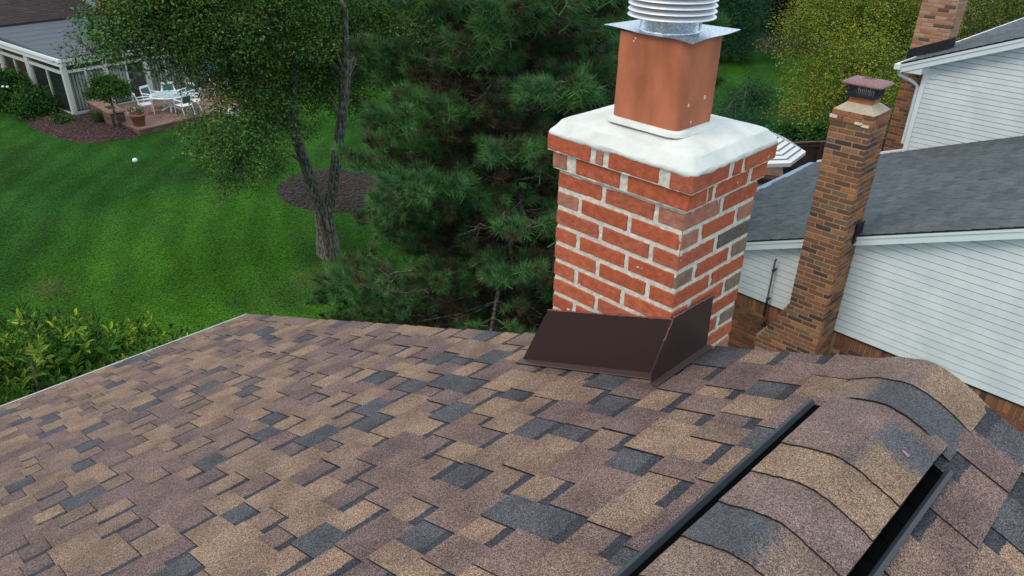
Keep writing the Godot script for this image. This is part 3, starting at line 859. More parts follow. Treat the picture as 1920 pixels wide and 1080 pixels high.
# roof courses as one mesh of tinted tabs; e0 = eave corner, du = along the eave, dv = up the slope
func far_courses(called: String, e0: Vector3, du: Vector3, dv: Vector3, expo: float, tones: Array, parent: Node, seed_: int, tab_w := 0.3) -> void:
	var r := RandomNumberGenerator.new(); r.seed = seed_
	var st := S(); var n := du.cross(dv).normalized()
	if n.y < 0: n = -n
	var ud := du.normalized(); var vd := dv.normalized()
	var v := 0.0
	while v < dv.length() - 0.01:
		var u := -r.randf() * tab_w
		while u < du.length():
			var u0 := maxf(u, 0); var u1 := minf(u + tab_w * r.randf_range(0.5, 1.2), du.length())
			var v1 := minf(v + expo + 0.02, dv.length())
			var c: Color = tones[r.randi() % tones.size()]; var f := r.randf_range(0.88, 1.12)
			st.set_color(Color(c.r * f, c.g * f, c.b * f))
			var hl := 0.011 + r.randf_range(-0.002, 0.003)
			var a := e0 + ud * u0 + vd * v + n * hl; var b := e0 + ud * (u1 - 0.004) + vd * v + n * hl
			var c2 := e0 + ud * (u1 - 0.004) + vd * v1 + n * 0.002; var d := e0 + ud * u0 + vd * v1 + n * 0.002
			if u1 > u0 + 0.01:
				Q(st, a, b, c2, d)
				st.set_color(Color(0.02, 0.022, 0.025)); Q(st, a, b, b - n * 0.011, a - n * 0.011)
				Q(st, b, c2, c2 - n * 0.008, b - n * 0.008); Q(st, a, d, d - n * 0.008, a - n * 0.008)
			u = u1 if u1 > u else u + tab_w
		v += expo
	obj(called, st, M.far_shingle, parent).set_meta("kind", "stuff")

# a brick shaft; only the courses from y0 up are laid brick by brick
func old_shaft(parent: Node, x0: float, x1: float, z0: float, z1: float, y0: float, y1: float, pal: Array, key: String, grow := false) -> void:
	var P := 0.0677; var y := y0; var k := 0
	while y < y1 - 0.03:
		var lo := x0 - (clampf((3.98 - y) * 0.5, 0.0, 0.36) if grow else 0.0)
		var x := lo; var i := 0
		var off := k % 2 == 1
		while x < x1 - 0.02:
			var w := 0.0965 if (off and i == 0) else 0.194
			var xe := minf(x + w, x1)
			if x1 - xe < 0.05: xe = x1
			var dz := 0.0965 if not (xe == x1 and not off) else 0.194
			brick(Vector3(x, y + 0.006, z1 - 0.1), Vector3(xe, y + 0.0615, z1), M[key + str(pal[rng.randi() % pal.size()])], parent, "brick", 0.004, 0.0025, 4)
			x = xe + 0.0115; i += 1
		var z := z1 - 0.1085; i = 0
		if off: z = z1 - 0.1085
		while z > z0 + 0.03:
			var w := 0.194 if not (not off and i == 0) else 0.0965
			var ze := maxf(z - w, z0)
			if ze - z0 < 0.05: ze = z0
			brick(Vector3(x1 - 0.1, y + 0.004, ze), Vector3(x1, y + 0.062, z), M[key + str(pal[rng.randi() % pal.size()])], parent, "brick", 0.004, 0.0025, 4)
			z = ze - 0.0085; i += 1
		y += P; k += 1

func build_neighbour() -> void:
	var A := 5.8364          # lower roof: y = A + 0.4 x
	var h := thing("house", Vector3.ZERO, "house next door with pale siding, brick base and grey shingle roofs", "house")
	var wz := -7.42
	# --- lower wing: brick base
	var st := S()
	bx(st, Vector3(-4.75, 0, -13.2), Vector3(6.0, 3.6, wz - 0.012))
	obj("wall", st, M.old_mortar, h)
	var bw := Node3D.new(); bw.name = "brick_base"; h.add_child(bw)
	var x := -4.74
	while x < 1.3:     # soldier course under the siding
		if x + 0.06 < -2.42 or x > -1.93: brick(Vector3(x, 3.41, wz - 0.08), Vector3(x + 0.0575, 3.6, wz), M["ob%d" % [0, 1, 3, 6, 4, 2, 0][rng.randi() % 7]], bw, "brick", 0.004, 0.002, 3)
		x += 0.0665
	var lower := S()      # courses lower down and further off, joined
	for k in 32:
		var y := 3.41 - 0.0677 * (k + 1)
		x = -4.74 - (0.1 if k % 2 else 0.0)
		while x < 2.3:
			var inch := x + 0.19 > -2.44 and x < -1.95
			var x0 := maxf(x, -4.74); var x1 := x + 0.194
			var t: int = [0, 1, 3, 4, 6, 2, 0, 1, 3][rng.randi() % 9]
			if not inch and x1 > -4.7:
				if (x > -1.96 and x < 1.2 and k < 6) or (x < -2.4 and x > -3.75 and k < 14):
					brick(Vector3(x0, y + 0.005, wz - 0.08), Vector3(x1, y + 0.0615, wz), M["ob%d" % t], bw, "brick", 0.004, 0.002, 3)
				else:
					var c: Color = M["ob%d" % t].albedo_color.srgb_to_linear(); lower.set_color(c)
					bx(lower, Vector3(x0, y + 0.005, wz - 0.03), Vector3(x1, y + 0.0615, wz))
			x += 0.2035
	obj("brickwork", lower, M.brick_field, bw).set_meta("kind", "stuff")
	# --- lower wing: siding, gable and roof
	st = S()
	var gp := [Vector3(-4.75, 3.6, 0), Vector3(6.0, 3.6, 0), Vector3(6.0, 5.05, 0), Vector3(2.3, 6.62, 0), Vector3(-4.75, 3.8, 0)]
	for i in range(1, 4): tri(st, gp[0] + Vector3(0, 0, wz - 0.012), gp[i] + Vector3(0, 0, wz - 0.012), gp[i + 1] + Vector3(0, 0, wz - 0.012))
	Q(st, Vector3(-4.75, 3.6, wz - 0.012), Vector3(-4.75, 3.8, wz - 0.012), Vector3(-4.75, 3.8, -13.1), Vector3(-4.75, 3.6, -13.1))
	var sd := obj("siding", st, M.backer, h)
	clapboards(sd, wz, 3.615, 6.5, 0.0975, A - 0.13, -4.74, 2.2)
	st = S(); bx(st, Vector3(-4.75, 3.6, wz - 0.01), Vector3(2.2, 3.6135, wz + 0.02)); obj("starter_strip", st, M.black_metal, h)
	var roof: MeshInstance3D = slab(h, "lower_roof", A, -5.02, 2.3, -13.2, -7.29, 0.02, M.deck)
	st = S(); hexa(st, [Vector3(2.3, A + 0.9, -13.2), Vector3(2.3, A + 0.9, -7.29), Vector3(6.4, A - 0.74, -7.29), Vector3(6.4, A - 0.74, -13.2), Vector3(2.3, A + 0.92, -13.2), Vector3(2.3, A + 0.92, -7.29), Vector3(6.4, A - 0.72, -7.29), Vector3(6.4, A - 0.72, -13.2)]); obj("roof_slope", st, M.deck, h)
	var grey := [Color(0.155, 0.185, 0.208), Color(0.175, 0.208, 0.232), Color(0.14, 0.168, 0.19), Color(0.19, 0.222, 0.245)]
	far_courses("shingle_field", Vector3(-5.04, A - 5.04 * 0.4, -7.27), Vector3(0, 0, -5.93), Vector3(7.34, 2.936, 0), 0.137, grey, roof, 5, 0.34)
	# rake: two boards and a soffit
	for seg in [[-5.02, -2.42], [-1.92, 2.3]]:
		board(h, "rake_trim", -7.31, -7.272, 0.022, 0.055, A, seg[0], seg[1], M.trim)
		board(h, "fascia", -7.31, -7.285, 0.0555, 0.145, A, seg[0], seg[1], M.trim)
		board(h, "soffit", wz - 0.01, -7.311, 0.12, 0.14, A, seg[0], seg[1], M.trim)
	# eave gutter: blue-grey metal with a rolled edge
	st = S()
	hexa(st, [Vector3(-5.15, 3.69, -13.2), Vector3(-5.15, 3.69, -7.27), Vector3(-5.0, 3.71, -7.27), Vector3(-5.0, 3.71, -13.2), Vector3(-5.17, 3.795, -13.2), Vector3(-5.17, 3.795, -7.27), Vector3(-5.0, 3.845, -7.27), Vector3(-5.0, 3.845, -13.2)])
	obj("gutter", st, M.gutter_blue, h)
	st = S()
	hexa(st, [Vector3(-5.02, 3.72, -13.26), Vector3(-5.02, 3.72, -13.2), Vector3(-3.45, 4.35, -13.2), Vector3(-3.45, 4.35, -13.26), Vector3(-5.02, 3.87, -13.26), Vector3(-5.02, 3.87, -13.2), Vector3(-3.45, 4.5, -13.2), Vector3(-3.45, 4.5, -13.26)])
	obj("back_rake_trim", st, M.white, h)
	# --- upper storey: gable wall, trim, roof
	var uz := -13.2; var B := 7.60         # upper roof: y = B + 0.4 x
	st = S()
	for q in [[-0.02, 0]]:
		tri(st, Vector3(-3.43, 0, uz - 0.02), Vector3(4.5, 0, uz - 0.02), Vector3(4.5, 7.4, uz - 0.02)); tri(st, Vector3(-3.43, 0, uz - 0.02), Vector3(4.5, 7.4, uz - 0.02), Vector3(2.0, 8.24, uz - 0.02)); tri(st, Vector3(-3.43, 0, uz - 0.02), Vector3(2.0, 8.24, uz - 0.02), Vector3(-3.43, 6.05, uz - 0.02))
	Q(st, Vector3(-3.43, 0, uz - 0.02), Vector3(-3.43, 6.05, uz - 0.02), Vector3(-3.43, 6.05, -22), Vector3(-3.43, 0, -22))
	var us := obj("upper_siding", st, M.backer, h)
	clapboards(us, uz, 4.42, 7.9, 0.0905, B - 0.17, -3.40, 1.2)
	st = S(); bx(st, Vector3(-3.44, 4.4, uz - 0.03), Vector3(-3.36, 6.06, uz + 0.03)); obj("corner_board", st, M.white, h)
	st = S(); bx(st, Vector3(-3.36, 5.86, uz + 0.0), Vector3(-3.22, 6.04, uz + 0.028)); obj("trim_block", st, M.trim, h)
	var r2: MeshInstance3D = slab(h, "upper_roof", B, -3.8, 2.0, -22.0, -13.0, 0.02, M.deck)
	st = S(); hexa(st, [Vector3(2.0, B + 0.78, -22), Vector3(2.0, B + 0.78, -13), Vector3(7, B - 1.22, -13), Vector3(7, B - 1.22, -22), Vector3(2.0, B + 0.8, -22), Vector3(2.0, B + 0.8, -13), Vector3(7, B - 1.2, -13), Vector3(7, B - 1.2, -22)]); obj("roof_slope", st, M.deck, h)
	far_courses("shingle_field", Vector3(-3.82, B - 3.82 * 0.4, -12.98), Vector3(0, 0, -9.0), Vector3(5.82, 2.328, 0), 0.137, grey, r2, 8, 0.34)
	board(h, "upper_rake_trim", -13.04, -12.99, 0.022, 0.07, B, -3.79, 2.0, M.trim)
	board(h, "upper_fascia", -13.04, -13.005, 0.0705, 0.17, B, -3.79, 2.0, M.trim)
	board(h, "upper_soffit", -13.2, -13.041, 0.15, 0.168, B, -3.78, 2.0, M.trim)
	st = S(); hexa(st, [Vector3(-3.78, 5.93, -13.19), Vector3(-3.78, 5.93, -13.02), Vector3(-3.43, 5.93, -13.02), Vector3(-3.43, 5.93, -13.19), Vector3(-3.78, 6.0, -13.19), Vector3(-3.78, 6.0, -13.02), Vector3(-3.43, 6.08, -13.02), Vector3(-3.43, 6.08, -13.19)]); obj("eave_return", st, M.trim, h)
	st = S(); bx(st, Vector3(-3.9, 5.965, -22), Vector3(-3.79, 6.055, -12.97)); obj("upper_gutter", st, M.white, h)
	st = S(); tube(st, [Vector3(-3.84, 5.97, -13.08), Vector3(-3.82, 5.86, -13.1), Vector3(-3.6, 5.76, -13.2), Vector3(-3.5, 5.68, -13.26), Vector3(-3.49, 4.6, -13.27)], [0.035, 0.035, 0.035, 0.035, 0.035], 8); obj("downspout", st, M.trim, h)
	# --- chimney on the gable wall
	var ch := thing("brick_chimney", Vector3.ZERO, "tall weathered brown brick chimney with a red metal cap on the house next door", "chimney")
	var X0 := -2.41; var X1 := -1.93; var Z1 := -6.92; var Z0 := -7.42
	st = S(); bx(st, Vector3(X0 + 0.005, 0, Z0 + 0.006), Vector3(X1 - 0.005, 6.62, Z1 - 0.005))
	hexa(st, [Vector3(X0 - 0.35, 0, Z0 - 0.02), Vector3(X0 - 0.35, 0, Z1 - 0.005), Vector3(X0 + 0.05, 0, Z1 - 0.005), Vector3(X0 + 0.05, 0, Z0 - 0.02), Vector3(X0 - 0.35, 3.4, Z0 - 0.02), Vector3(X0 - 0.35, 3.4, Z1 - 0.006), Vector3(X0 + 0.05, 3.95, Z1 - 0.006), Vector3(X0 + 0.05, 3.95, Z0 - 0.02)])
	obj("mortar", st, M.old_mortar, ch)
	old_shaft(ch, X0, X1, Z0, Z1, 3.19, 6.5, [0, 1, 2, 0, 3, 4, 1, 5, 6, 0, 2, 3], "ob", true)
	for c in [[6.508, 0.012], [6.5757, 0.002]]:
		var e: float = c[1]; x = X0 - e; var w0 := [0.15, 0.194, 0.2] if e > 0.01 else [0.2, 0.15, 0.2]
		for i in 3:
			var xe: float = minf(x + w0[i], X1 + e) if i < 2 else X1 + e
			brick(Vector3(x, c[0] + 0.004, Z1 + e - 0.1), Vector3(xe, c[0] + 0.062, Z1 + e), M["ob%d" % [1, 7, 0, 2][rng.randi() % 4]], ch, "brick", 0.004, 0.003, 3); x = xe + 0.009
		var z: float = Z1 + e - 0.109
		for i in 2:
			var ze := z - 0.19; brick(Vector3(X1 + e - 0.1, c[0] + 0.004, ze), Vector3(X1 + e, c[0] + 0.062, z), M["ob%d" % [1, 7, 2][rng.randi() % 3]], ch, "brick", 0.004, 0.003, 3); z = ze - 0.009
	st = S()
	hexa(st, [Vector3(X0 + 0.0, 6.636, Z0 + 0.02), Vector3(X0, 6.636, Z1), Vector3(X1, 6.636, Z1), Vector3(X1, 6.636, Z0 + 0.02), Vector3(X0 + 0.1, 6.72, -7.28), Vector3(X0 + 0.1, 6.72, -7.03), Vector3(X1 - 0.1, 6.72, -7.03), Vector3(X1 - 0.1, 6.72, -7.28)])
	obj("crown", st, M.old_crown, ch)
	st = S(); bx(st, Vector3(X0 + 0.11, 6.7, -7.27), Vector3(X1 - 0.11, 6.80, -7.04)); obj("flue_liner", st, M.flue, ch)
	for s in [[0.0, 6.54], [0.3, 6.515], [0.38, 6.5]]:
		st = S(); bx(st, Vector3(X0 - 0.014 + s[0], s[1], Z1 - 0.06), Vector3(X0 + 0.075 + s[0], s[1] + 0.03, Z1 + 0.017)); obj("mortar_smear", st, M.chip, ch)
	var cp := Node3D.new(); cp.name = "chimney_cap"; ch.add_child(cp)
	st = S(); bx(st, Vector3(X0 + 0.07, 6.79, -7.31), Vector3(X1 - 0.07, 6.82, -7.0)); obj("cap_collar", st, M.black_metal, cp)
	for i in 15:
		var f := i / 14.0
		for zz in [-7.3, -7.015]:
			st = S(); bx(st, Vector3(lerpf(X0 + 0.09, X1 - 0.09, f) - 0.003, 6.82, zz), Vector3(lerpf(X0 + 0.09, X1 - 0.09, f) + 0.003, 6.93, zz + 0.006)); obj("mesh_wire", st, M.black_metal, cp)
		if i < 12:
			for xx in [X0 + 0.085, X1 - 0.091]:
				st = S(); bx(st, Vector3(xx, 6.82, lerpf(-7.29, -7.02, i / 11.0)), Vector3(xx + 0.006, 6.93, lerpf(-7.29, -7.02, i / 11.0) + 0.005)); obj("mesh_wire", st, M.black_metal, cp)
	st = S(); st.set_smooth_group(0)
	var lv := [[0.0, 6.925], [0.012, 6.93], [0.012, 6.945], [-0.03, 6.965], [-0.16, 6.985]]
	for i in 4:
		for k in 36:
			var p := []
			for q in [[k, i], [k, i + 1], [k + 1, i + 1], [k + 1, i]]:
				var v: Vector2 = rsq((X0 + X1) / 2, -7.15, 0.225 + lv[q[1]][0], 0.19 + lv[q[1]][0] * 0.9, 0.03 + maxf(lv[q[1]][0], -0.025))[q[0] % 36]
				p.append(Vector3(v.x, lv[q[1]][1], v.y))
			Q(st, p[0], p[1], p[2], p[3])
	bx(st, Vector3(X0 + 0.175, 6.975, -7.17), Vector3(X1 - 0.175, 6.9852, -7.13))
	obj("cap_lid", st, M.cap_red, cp)
	st = S(); bx(st, Vector3(X1 - 0.002, 4.98, -7.42), Vector3(X1 + 0.03, 5.24, -7.22)); obj("flashing", st, M.black_metal, ch)
	# --- pipe strapped to the brick wall
	var pm := thing("pipe_mast", Vector3(-2.9, 0, -7.34), "thin grey metal pipe strapped to the wall left of the weathered chimney", "pipe")
	st = S(); tube(st, [Vector3(0, 0.0, 0), Vector3(0, 4.28, 0), Vector3(0.006, 4.34, 0.01), Vector3(0.02, 4.37, 0.02)], [0.013, 0.013, 0.014, 0.012], 10); obj("pipe", st, M.pipe, pm)
	for y in [2.93, 3.3, 3.72, 4.18]:
		st = S(); lathe(st, [Vector2(0.015, y - 0.012), Vector2(0.022, y - 0.01), Vector2(0.022, y + 0.01), Vector2(0.015, y + 0.012)], 12); bx(st, Vector3(-0.012, y - 0.008, -0.08), Vector3(0.012, y + 0.008, -0.02)); obj("clamp", st, M.black_metal, pm)
	st = S(); tube(st, [Vector3(0, 3.45, 0), Vector3(0, 3.68, 0)], [0.018, 0.018], 10); obj("coupling", st, M.black_metal, pm)
	# --- second chimney at the upper eave
	var c2 := thing("brick_chimney", Vector3.ZERO, "light brick chimney with dark flashing at the upper eave of the house next door", "chimney")
	st = S(); bx(st, Vector3(-4.045, 0, -14.49), Vector3(-3.43, 8.6, -14.005)); obj("mortar", st, M.old_mortar, c2)
	var yy := 4.1; var k2 := 0
	while yy < 7.6:
		var old := yy < 6.0
		x = -4.05 - (0.1 if k2 % 2 else 0.0)
		while x < -3.43:
			var xe := minf(x + 0.194, -3.425); var xs := maxf(x, -4.05)
			if xe - xs > 0.02: brick(Vector3(xs, yy + 0.004, -14.1), Vector3(xe, yy + 0.062, -14.0), M[("ob%d" % [1, 2, 0, 3][rng.randi() % 4]) if old else ("pb%d" % [0, 1, 2, 0, 3, 4, 1][rng.randi() % 7])], c2, "brick", 0.004, 0.002, 3)
			x += 0.2025
		if yy > 6.2:
			for q in [[-14.1085, -14.29], [-14.3, -14.49]]:
				brick(Vector3(-3.525, yy + 0.004, q[1]), Vector3(-3.425, yy + 0.062, q[0]), M["pb%d" % [0, 1, 4][rng.randi() % 3]], c2, "brick", 0.004, 0.002, 3)
		yy += 0.0677; k2 += 1
	st = S()
	hexa(st, [Vector3(-4.07, 5.98, -14.4), Vector3(-4.07, 5.98, -13.975), Vector3(-3.405, 6.2, -13.975), Vector3(-3.405, 6.2, -14.4), Vector3(-4.06, 6.16, -14.4), Vector3(-4.06, 6.16, -13.985), Vector3(-3.41, 6.44, -13.985), Vector3(-3.41, 6.44, -14.4)])
	obj("flashing", st, M.black_metal, c2)

func slab(h: Node3D, called: String, a: float, xl: float, xr: float, z0: float, z1: float, t: float, m: Material) -> MeshInstance3D:
	var s2 := S()
	var yl := a + SLOPE * xl; var yr := a + SLOPE * xr
	hexa(s2, [Vector3(xl, yl - t, z0), Vector3(xl, yl - t, z1), Vector3(xr, yr - t, z1), Vector3(xr, yr - t, z0), Vector3(xl, yl, z0), Vector3(xl, yl, z1), Vector3(xr, yr, z1), Vector3(xr, yr, z0)])
	return obj(called, s2, m, h)

func board(h: Node3D, called: String, z0: float, z1: float, top: float, bot: float, a: float, xl: float, xr: float, m: Material) -> void:
	var s2 := S()
	hexa(s2, [Vector3(xl, a + SLOPE * xl - bot, z0), Vector3(xl, a + SLOPE * xl - bot, z1), Vector3(xr, a + SLOPE * xr - bot, z1), Vector3(xr, a + SLOPE * xr - bot, z0), Vector3(xl, a + SLOPE * xl - top, z0), Vector3(xl, a + SLOPE * xl - top, z1), Vector3(xr, a + SLOPE * xr - top, z1), Vector3(xr, a + SLOPE * xr - top, z0)])
	obj(called, s2, m, h)

# ---------------------------------------------------------------- house with the sunroom across the lawn
func build_sunroom() -> void:
	var h := thing("house", Vector3(-32.74, 0, -6.78), "house across the lawn with a glazed sunroom and dark brown shingle roof", "house")
	h.rotation.y = deg_to_rad(7.0)
	var sr := Node3D.new(); sr.name = "sunroom"; h.add_child(sr)
	bxo("floor", Vector3(-7.2, 0, -7.6), Vector3(-0.03, 0.12, -0.03), M.inside, sr)
	bxo("back_wall", Vector3(-7.3, 0.0, -7.6), Vector3(-7.2, 2.5, -0.0), M.inside, sr)
	bxo("end_wall", Vector3(-7.2, 0.0, -7.7), Vector3(0, 2.4, -7.6), M.far_wall, sr)
	# face towards the lawn (z = 0)
	for p in [[-0.2, 0.0], [-3.55, -3.2], [-6.4, -6.1]]: bxo("post", Vector3(p[0], 0, -0.12), Vector3(p[1], 2.06, 0.03), M.frame, sr)
	for bay in [[-3.2, -0.2], [-6.1, -3.55]]:
		var x0: float = bay[0]; var x1: float = bay[1]; var xm := (x0 + x1) / 2
		bxo("sill", Vector3(x0, 0.0, -0.1), Vector3(x1, 0.16, 0.0), M.frame, sr)
		bxo("transom_rail", Vector3(x0, 1.74, -0.1), Vector3(x1, 1.84, 0.01), M.frame, sr)
		bxo("mullion", Vector3(xm - 0.04, 0.16, -0.09), Vector3(xm + 0.04, 1.74, -0.01), M.frame, sr)
		for q in [[x0, x0 + 0.06], [x1 - 0.06, x1]]: bxo("mullion", Vector3(q[0], 0.16, -0.088), Vector3(q[1], 1.74, -0.012), M.frame, sr)
		for q in [[x0, xm - 0.04, 0.16, 1.74], [xm + 0.04, x1, 0.16, 1.74], [x0, x1, 1.84, 2.06]]: bxo("pane", Vector3(q[0], q[2], -0.055), Vector3(q[1], q[3], -0.047), M.glass, sr)
	bxo("brick_pier", Vector3(-7.3, 0, -0.15), Vector3(-6.4, 2.06, 0.02), M.ob0, sr)
	# face towards the deck (x = 0)
	var zs := [-0.13, -1.62, -3.34, -5.02, -6.7]
	bxo("post", Vector3(-0.14, 0, -0.13), Vector3(0.035, 2.08, -0.0), M.frame, sr)
	for i in range(1, 5): bxo("post", Vector3(-0.12, 0, zs[i] - 0.1), Vector3(0.03, 2.1, zs[i] + 0.1), M.frame, sr)
	for i in 4:
		var z1: float = zs[i] - (0.1 if i > 0 else 0.0); var z0: float = zs[i + 1] + 0.1; var zm := (z0 + z1) / 2
		bxo("sill", Vector3(-0.1, 0, z0), Vector3(0.02, 0.24, z1), M.frame, sr)
		bxo("transom_rail", Vector3(-0.1, 1.8, z0), Vector3(0.01, 1.9, z1), M.frame, sr)
		bxo("mullion", Vector3(-0.09, 0.24, zm - 0.04), Vector3(-0.01, 1.8, zm + 0.04), M.frame, sr)
		for q in [[z0, zm - 0.04, 0.24, 1.8], [zm + 0.04, z1, 0.24, 1.8], [z0, z1, 1.9, 2.1]]: bxo("pane", Vector3(-0.055, q[2], q[0]), Vector3(-0.047, q[3], q[1]), M.glass, sr)
		for half in [[zm + 0.04, z1], [z0, zm - 0.04]]:
			if i == 1 and half[0] == z0: continue      # blinds drawn back here
			var st := S(); var z: float = half[0] + 0.03
			while z < half[1] - 0.02:
				bx(st, Vector3(-0.045, 0.28, -0.002), Vector3(0.045, 1.78, 0.002), Transform3D(Basis.from_euler(Vector3(0, 0.9, 0)), Vector3(-0.16, 0, z))); z += 0.13
			obj("vertical_blind", st, M.blind, sr)
	# fascia and flat roof
	bxo("fascia", Vector3(-7.3, 2.06, 0.0), Vector3(0.06, 2.26, 0.06), M.trim, sr)
	bxo("fascia", Vector3(0.0, 2.1, -7.7), Vector3(0.06, 2.26, -0.001), M.frame, sr)
	bxo("gutter", Vector3(-7.3, 2.262, 0.02), Vector3(0.13, 2.38, 0.14), M.white, sr)
	bxo("gutter", Vector3(0.02, 2.262, -7.75), Vector3(0.13, 2.36, 0.019), M.frame, sr)
	var st := S()
	hexa(st, [Vector3(-7.6, 2.5, -7.8), Vector3(-7.6, 2.5, 0.06), Vector3(0.06, 2.3, 0.06), Vector3(0.06, 2.3, -7.8), Vector3(-7.6, 2.62, -7.8), Vector3(-7.6, 2.62, 0.06), Vector3(0.06, 2.4, 0.06), Vector3(0.06, 2.4, -7.8)])
	var fr := obj("flat_roof", st, M.membrane, h)
	for k in 7:
		var x := -0.9 - k * 0.98; var y := 2.4 - x * 0.0287
		obj("seam", box(Vector3(x - 0.05, y - 0.01, -7.8), Vector3(x + 0.05, y + 0.008, 0.055)), M.membrane, fr)
	# brown shingle roof rising behind
	st = S()
	hexa(st, [Vector3(-14.5, 5.4, -5.2), Vector3(-14.5, 5.4, 8), Vector3(-7.35, 2.55, 8), Vector3(-7.35, 2.55, -5.2), Vector3(-14.5, 5.55, -5.2), Vector3(-14.5, 5.55, 8), Vector3(-7.35, 2.7, 8), Vector3(-7.35, 2.7, -5.2)])
	var br := obj("brown_roof", st, M.deck, h)
	far_courses("shingle_field", Vector3(-7.32, 2.70, 8.0), Vector3(0, 0, -13.2), Vector3(-7.2, 2.87, 0), 0.143, [Color(0.07, 0.045, 0.045), Color(0.055, 0.038, 0.042), Color(0.085, 0.055, 0.05)], br, 31, 0.5)
	bxo("wall", Vector3(-14, 0, -5.1), Vector3(-7.32, 2.6, 8), M.ob1, h)
	# white two-storey part behind the trees
	bxo("white_wall", Vector3(-16, 0, -17), Vector3(-8.6, 6.2, -5.3), M.far_wall, h)
	bxo("brick_pier", Vector3(-9.2, 0, -6.4), Vector3(-8.2, 6.0, -5.7), M.ob1, h)
	st = S(); hexa(st, [Vector3(-8.2, 6.2, -17.4), Vector3(-8.2, 6.2, -4.9), Vector3(-12.3, 8.2, -4.9), Vector3(-12.3, 8.2, -17.4), Vector3(-8.2, 6.35, -17.4), Vector3(-8.2, 6.35, -4.9), Vector3(-12.3, 8.35, -4.9), Vector3(-12.3, 8.35, -17.4)]); obj("upper_roof", st, M.sh_plum, h)
	for z in [-7.6, -10.0, -12.8, -15.2]:
		var w := Node3D.new(); w.name = "window"; h.add_child(w, true)
		bxo("frame", Vector3(-8.6, 4.2, z - 0.55), Vector3(-8.55, 5.6, z + 0.55), M.white, w)
		bxo("pane", Vector3(-8.549, 4.27, z - 0.48), Vector3(-8.54, 5.53, z + 0.48), M.inside, w)

# point in the sunroom's own frame
func sp(x: float, y: float, z: float) -> Vector3:
	return Vector3(-32.74, 0, -6.78) + Vector3(x, y, z).rotated(Vector3.UP, deg_to_rad(7.0))

func make_chair(label: String, at: Vector3, turn: float) -> void:
	var c := thing("patio_chair", at, label, "chair", "white patio chairs around the round table")
	c.rotation.y = turn
	var st := S(); hexa(st, [Vector3(-0.24, 0.38, -0.22), Vector3(-0.24, 0.4, 0.24), Vector3(0.24, 0.4, 0.24), Vector3(0.24, 0.38, -0.22), Vector3(-0.24, 0.4, -0.22), Vector3(-0.24, 0.42, 0.24), Vector3(0.24, 0.42, 0.24), Vector3(0.24, 0.4, -0.22)])
	obj("seat", st, M.white, c)
	st = S(); hexa(st, [Vector3(-0.17, 0.5, -0.235), Vector3(-0.17, 0.5, -0.225), Vector3(0.17, 0.5, -0.225), Vector3(0.17, 0.5, -0.235), Vector3(-0.17, 0.8, -0.315), Vector3(-0.17, 0.8, -0.305), Vector3(0.17, 0.8, -0.305), Vector3(0.17, 0.8, -0.315)])
	obj("backrest", st, M.teal, c)
	for s in [-1, 1]:
		st = S(); tube(st, [Vector3(s * 0.25, 0.0, 0.26), Vector3(s * 0.25, 0.6, 0.24), Vector3(s * 0.26, 0.63, 0.2), Vector3(s * 0.25, 0.62, -0.26)], [0.02, 0.022, 0.026, 0.022], 6); obj("arm", st, M.white, c)
		st = S(); tube(st, [Vector3(s * 0.23, 0.0, -0.3), Vector3(s * 0.23, 0.42, -0.2), Vector3(s * 0.22, 0.86, -0.325)], [0.02, 0.022, 0.022], 6); obj("leg", st, M.white, c)
	st = S(); bx(st, Vector3(-0.23, 0.8, -0.34), Vector3(0.23, 0.88, -0.305)); obj("top_rail", st, M.white, c)

